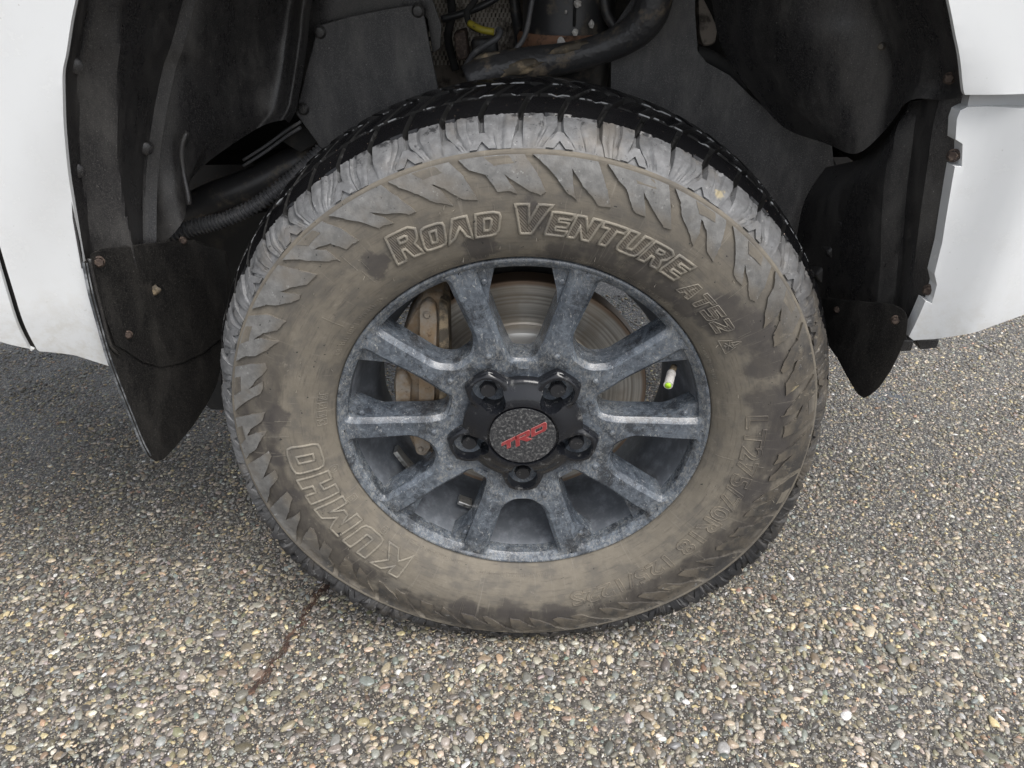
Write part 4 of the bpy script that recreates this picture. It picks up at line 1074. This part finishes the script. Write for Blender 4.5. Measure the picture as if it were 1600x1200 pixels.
# upper body, hood and cab keep the sky off the wheel well
V, F = prism_y([(-1.5, 1.12), (1.0, 1.12), (.85, 1.22), (-1.5, 1.32)], [(-.06, 1), (1.9, 1)])
mesh_obj('hood', V, F, M_PAINT, truck, smooth=False)
V, F = prism_y([(-1.6, .60), (-.62, .60), (-.60, 1.11), (-1.6, 1.11)], [(.05, 1), (1.45, 1)]); mesh_obj('cab_floor', V, F, M_UNDER, truck, smooth=False)
V, F = prism_y([(-.62, .60), (.62, .60), (.62, 1.11), (-.62, 1.11)], [(.62, 1), (1.30, 1)]); mesh_obj('engine_bay', V, F, M_DARK, truck, smooth=False)
V, F = prism_y([(.56, .62), (.80, .62), (.80, 1.11), (.56, 1.11)], [(.10, 1), (1.85, 1)]); mesh_obj('bumper_core', V, F, M_DARK, truck, smooth=False)
V, F = prism_y([(-1.6, .46), (.62, .50), (.62, .62), (-1.6, .60)], [(.50, 1), (.60, 1)]); mesh_obj('frame_rail', V, F, M_STEEL, truck, smooth=False)

# ------------------------------------------------------------------ wheel-arch liner
def S(*p): return [at(*q) for q in p]
def lining(name, secs, nu, nv, t, toward, mat, mode='lerp', ang=28, label=None):
    V, F = loft(secs, nu, nv, mode); V, F = thicken(V, F, t, toward); o = mesh_obj(name, V, F, mat, truck); fixn(o.data); smooth_by_angle(o.data, ang)
    if label: o['label'] = label
    return o
lining('wheel_arch_liner', [
    S((148, -170, -.041), (116, 0, -.041), (103, 75, -.041), (97, 110, -.041), (98, 200, -.041), (108, 290, -.041), (130, 420, -.041)),
    S((172, -170, -.004), (140, 0, -.004), (128, 75, -.004), (122, 110, -.004), (122, 200, -.004), (130, 290, -.004), (148, 420, -.004)),
    S((230, -170, .02), (190, 0, .02), (188, 75, .02), (185, 110, .02), (184, 200, .02), (190, 290, .02), (214, 420, .02)),
    S((335, -170, .115), (288, 0, .115), (266, 75, .11), (254, 110, .11), (234, 200, .10), (224, 290, .09), (224, 420, .06)),
    S((352, -170, .118), (306, 0, .118), (286, 75, .115), (274, 110, .115), (256, 200, .105), (246, 290, .095), (244, 420, .065)),
    ], 40, 40, .003, (-.9, .4, 0), M_PLAS, label='black plastic liner at the rear of the arch')
lining('liner_pocket', [
    S((335, -170, .135), (290, 0, .135), (268, 75, .13), (256, 110, .13), (238, 190, .12), (230, 270, .11), (232, 330, .105), (236, 400, .10)),
    S((380, -170, .150), (330, 0, .150), (312, 75, .148), (300, 110, .147), (286, 190, .14), (276, 250, .13), (276, 300, .12), (286, 345, .115)),
    S((440, -170, .20), (400, 0, .20), (385, 70, .20), (375, 110, .195), (362, 160, .19), (345, 195, .18), (330, 225, .175), (302, 275, .165)),
    S((490, -170, .245), (452, 0, .245), (445, 50, .245), (440, 90, .24), (434, 125, .235), (428, 150, .23), (420, 175, .225), (395, 205, .22)),
    S((510, -170, .225), (474, 0, .225), (468, 50, .225), (463, 90, .222), (458, 125, .22), (454, 150, .217), (450, 170, .214), (440, 188, .212)),
    S((524, -170, .240), (488, 0, .240), (482, 50, .240), (477, 90, .238), (472, 125, .236), (467, 150, .234), (463, 172, .232), (452, 192, .230)),
    ], 44, 36, .003, (-.6, .8, 0), M_PLAS, mode='spline', ang=40, label='recessed black liner pocket behind the shock')
# raised weld-like rib on the pocket
v, f = tube(spline(S((292, 205, .128), (284, 230, .122), (286, 265, .118), (293, 300, .110), (296, 320, .106)), 14), .0035, 8); mesh_obj('liner_rib', v, f, M_PLAS, truck)
lining('front_liner', [
    S((1455, -170, -.041), (1483, 0, -.041), (1492, 40, -.041), (1500, 90, -.041), (1507, 135, -.041), (1502, 152, -.038)),
    S((1430, -170, -.004), (1460, 0, -.004), (1468, 40, -.004), (1476, 90, -.004), (1482, 135, -.004), (1472, 156, -.004)),
    S((1380, -170, .03), (1420, 0, .03), (1428, 40, .03), (1436, 90, .03), (1434, 130, .03), (1420, 158, .03)),
    S((1325, -170, .085), (1365, 0, .085), (1374, 40, .085), (1390, 90, .08), (1392, 140, .08), (1384, 202, .08)),
    S((1260, -170, .105), (1290, 0, .105), (1300, 60, .10), (1316, 120, .10), (1330, 180, .10), (1338, 240, .10)),
    S((1190, -170, .14), (1215, 0, .14), (1225, 60, .14), (1240, 120, .14), (1262, 180, .14), (1290, 224, .14)),
    S((1130, -170, .20), (1150, 0, .20), (1158, 50, .20), (1170, 95, .20), (1192, 140, .20), (1226, 200, .20)),
    S((1085, -170, .245), (1112, 0, .245), (1118, 40, .245), (1128, 75, .245), (1148, 110, .245), (1180, 152, .245)),
    ], 52, 30, .003, (.6, .8, 0), M_PLAS, mode='spline', ang=40, label='black plastic liner at the front of the arch')
lining('lower_front_liner', [
    S((1510, 150, -.020), (1500, 200, -.020), (1494, 250, -.020), (1482, 320, -.020), (1462, 420, -.020), (1436, 520, -.020)),
    S((1470, 152, .0), (1458, 200, .0), (1450, 250, .0), (1440, 320, .0), (1428, 420, .0), (1412, 515, .0)),
    S((1440, 156, .045), (1430, 200, .045), (1422, 250, .045), (1414, 320, .045), (1406, 420, .045), (1396, 510, .045)),
    S((1420, 160, .06), (1400, 205, .06), (1388, 255, .06), (1380, 320, .06), (1374, 420, .06), (1366, 505, .06)),
    S((1392, 205, .11), (1366, 245, .11), (1345, 290, .11), (1338, 340, .11), (1334, 420, .11), (1330, 500, .11)),
    S((1345, 250, .15), (1325, 275, .15), (1312, 300, .15), (1305, 345, .15), (1300, 420, .15), (1298, 490, .15)),
    S((1290, 262, .23), (1270, 290, .23), (1255, 320, .23), (1245, 370, .23), (1240, 430, .23), (1235, 490, .23)),
    ], 46, 34, .003, (.6, .8, 0), M_PLAS, ang=25, label='lower black liner panel ahead of the tyre')
# three stiffening steps moulded in the lower liner
for yst, (a, b, c, d) in zip((.137, .152, .168), (((1310, 350), (1345, 325), (1362, 350), (1330, 385)), ((1290, 395), (1318, 370), (1352, 402), (1322, 432)), ((1272, 430), (1292, 412), (1316, 438), (1294, 455)))):
    P = [(at(*q, yst)[0], at(*q, yst)[2]) for q in (a, b, c, d)]
    V, F = blk(round_poly(P, .004, 3), yst, yst + .05, .003); mesh_from('liner_step', V, F, M_PLAS, truck, (0, 0, 0))
# splash shields
SHL = [(497, 40), (540, 27), (600, 14), (655, 6), (664, 30), (672, 75), (684, 135), (690, 260), (560, 300), (500, 230), (462, 178), (478, 110)]
ysh = lambda x, z: .262 + .02 * np.sin((np.asarray(x) + .3) * 9) * 0 + .03 * (np.asarray(z) - .8)
sh1 = panel('splash_shield', clean(px_poly(SHL, ysh)), ysh, .005, M_PLAS2, truck, .03, .002); sh1['label'] = 'flat dusty rubber splash shield left of the shock'
for (px, py) in ((500, 50), (653, 17), (474, 170), (640, 170)):
    q = atf(px, py, ysh); V, F = lathe([(.0085, .001), (.0082, -.0012), (.0055, -.0036), (0, -.0045)], 18); mesh_from('rivet', np.array(V) + q, F, M_PLAS, sh1, (0, 0, 0))
# upper flange the shield hangs from
yfl = lambda x, z: .285 + 0 * np.asarray(x)
panel('shield_flange', clean(px_poly([(482, -140), (660, -140), (676, 0), (690, 40), (688, 75), (676, 84), (668, 30), (650, 12), (540, 30), (496, 45), (474, 130), (470, 60)], yfl)), yfl, .004, M_PLAS, truck, .04, .002)
SHR = [(1030, -120), (1086, -120), (1086, 20), (1090, 80), (1104, 98), (1140, 118), (1175, 152), (1240, 206), (1300, 228), (1310, 330), (1180, 420), (1050, 330), (955, 180), (955, 90), (960, 40), (1000, -20)]
ysr = lambda x, z: .262 + .03 * (np.asarray(z) - .8)
sh2 = panel('splash_shield', clean(px_poly(SHR, ysr)), ysr, .005, M_PLAS2, truck, .03, .002); sh2['label'] = 'flat dark rubber splash shield right of the shock'
# slot behind the front liner with a pale bracket showing
yb = lambda x, z: .33 + 0 * np.asarray(x)
V, F = blk(pxp([(1090, -20), (1112, 22), (1122, 45), (1118, 70), (1098, 74), (1092, 50)], .30, .006), .30, .33, .004); mesh_from('bracket', V, F, M_MAT, truck, (0, 0, 0))
v, f = tube(spline(S((1086, 84, .30), (1110, 92, .30), (1140, 112, .30), (1165, 140, .29)), 30), .010, 12, radf=lambda i: 1 + .1 * (i % 2)); mesh_obj('ribbed_duct', v, f, M_DARK, truck)
# dark cover plates low behind the tyre, front side
V, F = blk(pxp([(1215, 215), (1290, 222), (1310, 262), (1300, 340), (1240, 330), (1190, 260)], .30, .006), .30, .34, .004); o = mesh_from('chassis_bracket', V, F, M_STEEL, truck, (0, 0, 0))
for (px, py) in ((1219, 292), (1246, 298)):
    v, f = lathe([(.0, -.002), (.0075, -.002), (.0085, .002)], 18); mesh_from('bracket_hole', np.array(v) + at(px, py, .299), f, M_DARK, o, (0, 0, 0))

# ---- suspension seen over the tyre
def lathe_z(prof, n=40):
    V = [(r_ * math.cos(2 * PI * i / n), r_ * math.sin(2 * PI * i / n), z) for i in range(n) for r_, z in prof]; return V, grid_faces(n, len(prof), True)
c = at(888, 40, .36)
V, F = lathe_z([(.040, -.20), (.056, -.19), (.060, -.045), (.066, -.035), (.070, -.020), (.070, -.012), (.066, -.004), (.064, .004), (.064, .30)], 48)
shock = mesh_from('shock_absorber', np.array(V) + c + np.array([0, 0, -.002]), F, M_STEEL, truck, (0, 0, 0)); shock['label'] = 'dark shock absorber tower above the tyre'
V, F = lathe_z([(.0668, -.036), (.0715, -.024), (.0722, -.012), (.0682, -.005)], 48); mesh_from('rusty_collar', np.array(V) + c, F, simple('rusty_ring', (.26, .14, .085), .7, dirt=(.08, .05, .035), dscale=70, lo=.45, hi=.65), shock, (0, 0, 0))
v, f = tube(lerp_path([c + np.array([.004, -.0655, .006]), c + np.array([.004, -.0655, .25])], 4), .0022, 6); mesh_obj('seam_rib', v, f, M_DARK, shock)
for (px, py, r_) in ((903, 6, .005), (899, 50, .0045), (877, 67, .006), (924, 38, .004), (884, 19, .002)):
    q = at(px, py, .275 if py > 40 else .286); Vb, Fb = ico(2); Vb = Vb * np.array([r_, .004, r_ * rng.uniform(.7, 1.4)]) * rng.uniform(.7, 1.2, (len(Vb), 1)); mesh_obj('chalk_mark', Vb + q, Fb, M_VALVE, shock, smooth=False)
arm = tube(spline(S((730, 128, .245), (770, 112, .25), (830, 100, .255), (900, 88, .250), (960, 68, .246), (1002, 40, .240), (1022, 2, .236), (1026, -60, .236)), 40), .0205, 20, radf=lambda i: 1.0 + .10 * math.sin(i * .25))
upper_arm = mesh_obj('upper_control_arm', *arm, M_ARM, truck); upper_arm['label'] = 'curved black upper control arm with clumps of mud'
Vb, Fb = ico(3); Vb = Vb * np.array([.036, .010, .0085]); a_ = R(12); Vb = np.stack([Vb[:, 0] * math.cos(a_) - Vb[:, 2] * math.sin(a_), Vb[:, 1], Vb[:, 0] * math.sin(a_) + Vb[:, 2] * math.cos(a_)], 1)
for (px, py, Y, s) in ((805, 107, .238, 1.0), (890, 76, .240, .7), (760, 88, .245, .5)):
    mesh_obj('mud_clump', Vb * s * (1 + .12 * rng.normal(size=(len(Vb), 1))) + at(px, py, Y), Fb, M_MUDDY, upper_arm)
ymt = lambda x, z: .44 + 0 * np.asarray(x)
mat_ = panel('insulation_panel', clean(px_poly([(660, -120), (830, -120), (815, 40), (800, 130), (680, 170)], ymt)), ymt, .01, M_MAT, truck, .05)
mat_['label'] = 'woven heat shield cloth behind the wiring'
q0 = []
for iy in range(15):
    for ix in range(24):
        px_, py_ = 672 + ix * 6.2 + (3.1 if iy % 2 else 0), -6 + iy * 7.4
        if px_ > 806 - max(0, py_) * .15: continue
        q = at(px_, py_, .438); q0.append(q)
Vw, Fw = [], []
for q in q0:
    t = np.array([(-.0021, -.001, -.0036), (.0012, -.001, -.0036), (.0021, -.0022, .0036), (-.0012, -.0022, .0036)]) + q; o_ = len(Vw); Vw += [tuple(x) for x in t]; Fw.append((o_, o_ + 1, o_ + 2, o_ + 3))
o = mesh_obj('weave', Vw, Fw, simple('weave_thread', (.50, .46, .40), .9, dirt=(.07, .06, .05), dscale=60, lo=.45, hi=.65), mat_); o['kind'] = 'stuff'
v, f = tube(spline(S((768, -60, .36), (742, 0, .33), (730, 18, .32), (734, 38, .31), (752, 47, .30), (772, 50, .30)), 30), .0042, 10); mesh_obj('wiring_loom', v, f, M_DARK, truck)
v, f = tube(spline(S((733, 36, .305), (752, 46, .295), (772, 50, .295)), 14), .0046, 10); mesh_obj('yellow_sleeve', v, f, M_YEL, truck)
v, f = tube(spline(S((728, 104, .30), (740, 84, .295), (760, 70, .29), (776, 60, .29), (782, 50, .295), (778, 46, .30)), 30), .0040, 10); mesh_obj('steel_brake_line', v, f, M_HOSE, truck)
V, F = blk(pxp([(708, 52), (728, 46), (733, 92), (714, 96)], .33, .004), .33, .36, .003); mesh_from('rusty_bracket', V, F, M_BOLT, truck, (0, 0, 0))
V, F = blk(pxp([(736, 62), (776, 58), (780, 100), (738, 104)], .36, .004), .36, .39, .003); mesh_from('block_bracket', V, F, M_STEEL, truck, (0, 0, 0))
V, F = blk(pxp([(690, -40), (712, -60), (716, 40), (700, 80), (690, 60)], .40, .004), .33, .36, .003) if False else (None, None)
V, F = blk(pxp([(1030, -60), (1040, -60), (1040, 40), (1032, 45)], .31, .002), .28, .31, .002); mesh_from('rusty_strap', V, F, M_BOLT, truck, (0, 0, 0))
for pts, rad, mt in ((((700, -40, .40), (706, 20, .39), (700, 60, .38), (712, 110, .37)), .006, M_DARK), (((800, -40, .40), (806, 20, .40), (812, 70, .38), (800, 110, .36)), .008, M_STEEL),
                     (((836, -30, .29), (828, 20, .285), (818, 60, .28), (790, 96, .275)), .0035, M_HOSE), (((940, -40, .30), (948, 20, .295), (966, 50, .29), (975, 80, .285)), .007, M_STEEL),
                     (((690, 30, .37), (720, 22, .37), (760, 6, .37), (800, -20, .38)), .005, M_STEEL)):
    v, f = tube(spline(S(*pts), 24), rad, 10); mesh_obj('hose', v, f, mt, truck)
# frame tube and corrugated conduit left of the tyre
v, f = tube(spline(S((270, 345, .30), (330, 312, .31), (400, 285, .33), (500, 235, .36)), 20), .024, 18); o = mesh_obj('frame_tube', v, f, M_STEEL, truck)
v, f = tube(spline(S((300, 322, .33), (400, 275, .35), (470, 252, .36)), 20), .010, 10); mesh_obj('muddy_rail_edge', v, f, M_MUDDY, truck)
cpath = spline(S((250, 372, .20), (305, 355, .21), (350, 343, .22), (400, 320, .235), (450, 283, .25), (490, 247, .265), (525, 212, .285)), 300)
v, f = tube(cpath, .0118, 16, radf=lambda i: (1.0 if (i % 6) < 3 else .78) * (.93 if 92 < i < 108 else 1.0) * (1.0 if i < 100 else .93)); cond = mesh_obj('corrugated_conduit', v, f, M_HOSE, truck)
cond['label'] = 'grey corrugated conduit behind the tyre'; smooth_by_angle(cond.data, 25)
V, F = blk(pxp([(428, 214), (470, 190), (500, 222), (470, 240)], .30, .004), .30, .34, .003); mesh_from('shield_tab', V, F, M_DARK, truck, (0, 0, 0))
for d_ in (0, 9):
    v, f = tube(spline(S((380, 250 + d_, .27), (415, 228 + d_, .27), (446, 205 + d_, .27), (470, 190 + d_, .265)), 12), .0022, 8); mesh_obj('thin_pipe', v, f, M_HOSE, truck)
# black panels closing the lower rear of the arch
yq = lambda x, z: .34 + 0 * np.asarray(x)
panel('rear_splash_panel', clean(px_poly([(225, 300), (330, 350), (420, 330), (520, 240), (560, 300), (480, 640), (330, 640), (240, 560)], yq)), yq, .005, M_DARK, truck, .06)

# ------------------------------------------------------------------ mud flaps
def plane_y(p1, p2, p3):
    A = np.array([at(*p) for p in (p1, p2, p3)]); Mx = np.c_[A[:, 0], A[:, 2], np.ones(3)]; k_ = np.linalg.solve(Mx, A[:, 1])
    return lambda x, z: k_[0] * np.asarray(x) + k_[1] * np.asarray(z) + k_[2]
yfL = plane_y((132, 410, -.046), (240, 715, -.020), (335, 600, .12))
FL = [(131, 408), (141, 460), (155, 512), (168, 557), (184, 600), (204, 650), (222, 694), (232, 714), (243, 722), (256, 718), (275, 698), (300, 668), (322, 634), (336, 606), (352, 540), (362, 470), (352, 400), (300, 384), (215, 386), (160, 398)]
flapL = panel('mud_flap', clean(px_poly(FL, yfL)), yfL, .007, M_FLAP, truck, .02, .003); flapL['label'] = 'large black mud flap behind the tyre'
yfL2 = lambda x, z: yfL(x, z) - .010
FL2 = [(140, 398), (152, 392), (176, 390), (222, 384), (300, 378), (350, 396), (356, 470), (345, 530), (318, 552), (284, 568), (250, 574), (222, 566), (196, 548), (180, 540), (166, 500), (152, 450), (142, 416)]
fb = panel('flap_bracket', clean(px_poly(FL2, yfL2)), yfL2, .009, M_FLAP, truck, .016, .006); fb['label'] = 'black moulded plate bolted over the mud flap top'
nL = (.55, -.8, .1)
bolt('bolt', atf(154, 409, lambda x, z: yfL2(x, z) - .002), .0085, nL, M_BOLT, fb, .007); bolt('bolt', atf(200, 523, lambda x, z: yfL2(x, z) - .001), .0068, nL, M_BOLT, fb, .004); bolt('bolt', atf(286, 376, lambda x, z: yfL2(x, z) - .001), .0065, nL, M_BOLT, fb, .004)
v, f = tube(spline([atf(*p, lambda x, z: yfL2(x, z) - .001) for p in ((140, 404), (148, 440), (160, 490), (172, 536), (184, 552))], 24), .0022, 8); mesh_obj('edge_bead', v, f, M_FLAP, fb)
# pale worn outer edge of the flap
v, f = tube(spline([atf(*p, yfL) + np.array([-.002, .003, 0]) for p in ((133, 412), (142, 458), (156, 510), (169, 556), (185, 600), (205, 650), (222, 692), (234, 714))], 40), .0030, 8); mesh_obj('worn_edge', v, f, simple('scuffed_rubber', (.06, .065, .07), .7, dirt=(.27, .28, .29), dscale=45, lo=.42, hi=.62), flapL)
Vb, Fb = ico(2); Vb = Vb * np.array([.010, .002, .005]); a_ = R(25)
Vb = np.stack([Vb[:, 0] * math.cos(a_) - Vb[:, 2] * math.sin(a_), Vb[:, 1], Vb[:, 0] * math.sin(a_) + Vb[:, 2] * math.cos(a_)], 1)
mesh_obj('mud_clump', Vb * (1 + .15 * rng.normal(size=(len(Vb), 1))) + atf(240, 455, yfL2), Fb, M_MUDDY, fb)
yfR = plane_y((1415, 500, -.030), (1350, 620, -.005), (1300, 480, .09))
FR = [(1250, 465), (1303, 469), (1350, 474), (1398, 478), (1414, 486), (1419, 500), (1416, 524), (1406, 552), (1392, 580), (1374, 606), (1360, 618), (1350, 623), (1340, 616), (1326, 592), (1310, 562), (1280, 520), (1255, 490)]
flapR = panel('mud_flap', clean(px_poly(FR, yfR)), yfR, .007, M_FLAP, truck, .016, .003); flapR['label'] = 'small black mud flap ahead of the tyre'
nR = (-.5, -.85, .1)
bolt('bolt', atf(1308, 484, lambda x, z: yfR(x, z) - .001), .0060, nR, M_BOLT, flapR, .004); bolt('bolt', atf(1400, 500, lambda x, z: yfR(x, z) - .001), .0075, nR, M_BOLT, flapR, .006)
for P in ([(1404, 530), (1428, 531), (1424, 548), (1404, 549)], [(1430, 529), (1468, 529), (1464, 543), (1436, 546)]):
    V, F = blk(pxp(P, .012, .003), .010, .05, .002); mesh_from('bumper_tab', V, F, M_PLAS, truck, (0, 0, 0))
# fasteners along the arch
for (px, py, Y, rad, ax, mt) in ((1484, 122, -.012, .0075, (-.6, -.8, 0), M_BOLT), (1490, 243, -.026, .0085, (-.6, -.8, 0), M_BOLT), (1451, 453, -.026, .0085, (-.6, -.8, 0), M_BOLT), (1378, 72, .074, .0055, (-.6, -.8, 0), M_STEEL)):
    bolt('bolt', at(px, py, Y), rad, ax, mt, truck, .006)
for (px, py) in ((119, 103), (121, 267), (229, 232)):
    V, F = lathe([(.0075, .001), (.0072, -.0015), (.005, -.003), (0, -.0036)], 18); q = Vector((0, -1, 0)).rotation_difference(Vector((.6, -.8, 0)).normalized()); mm = np.array(q.to_matrix())
    mesh_from('push_clip', np.array(V) @ mm.T + at(px, py, -.012 if px < 200 else .09), F, M_PLAS, truck, (0, 0, 0))

# ------------------------------------------------------------------ debris along the crack in the asphalt
Vd, Fd = [], []
path = spline([(-.335, .10), (-.352, .06), (-.362, .02), (-.375, -.03), (-.388, -.075), (-.400, -.115)], 160)
for i in range(330):
    u_ = rng.uniform(); u_ = u_ ** 1.15
    c = path[int(u_ * 159)] + rng.normal(0, .0016 + .005 * rng.uniform() ** 3, 2) + np.array([.005 * math.sin(u_ * 31), 0]); a = math.atan2(-.215, -.065) + rng.normal(0, .5); L = rng.uniform(.004, .014)
    d = np.array([math.cos(a), math.sin(a)]) * L / 2; z = rng.uniform(.0003, .0024); wv = np.array([-d[1], d[0]]) / L * .0011
    o_ = len(Vd)
    for s1, s2 in ((-1, -1), (1, -1), (1, 1), (-1, 1)): Vd.append((*(c + d * s1 + wv * s2), z + rng.uniform(0, .001)))
    Vd.append((*c, z + .0022)); Fd += [(o_, o_ + 1, o_ + 4), (o_ + 1, o_ + 2, o_ + 4), (o_ + 2, o_ + 3, o_ + 4), (o_ + 3, o_, o_ + 4)]
o = mesh_obj('crack_debris', Vd, Fd, simple('rotted_leaf_litter', (.055, .034, .027), .8, dirt=(.14, .085, .06), dscale=120, lo=.45, hi=.65))
o['kind'] = 'stuff'; o['label'] = 'reddish brown leaf litter along the crack in the asphalt'
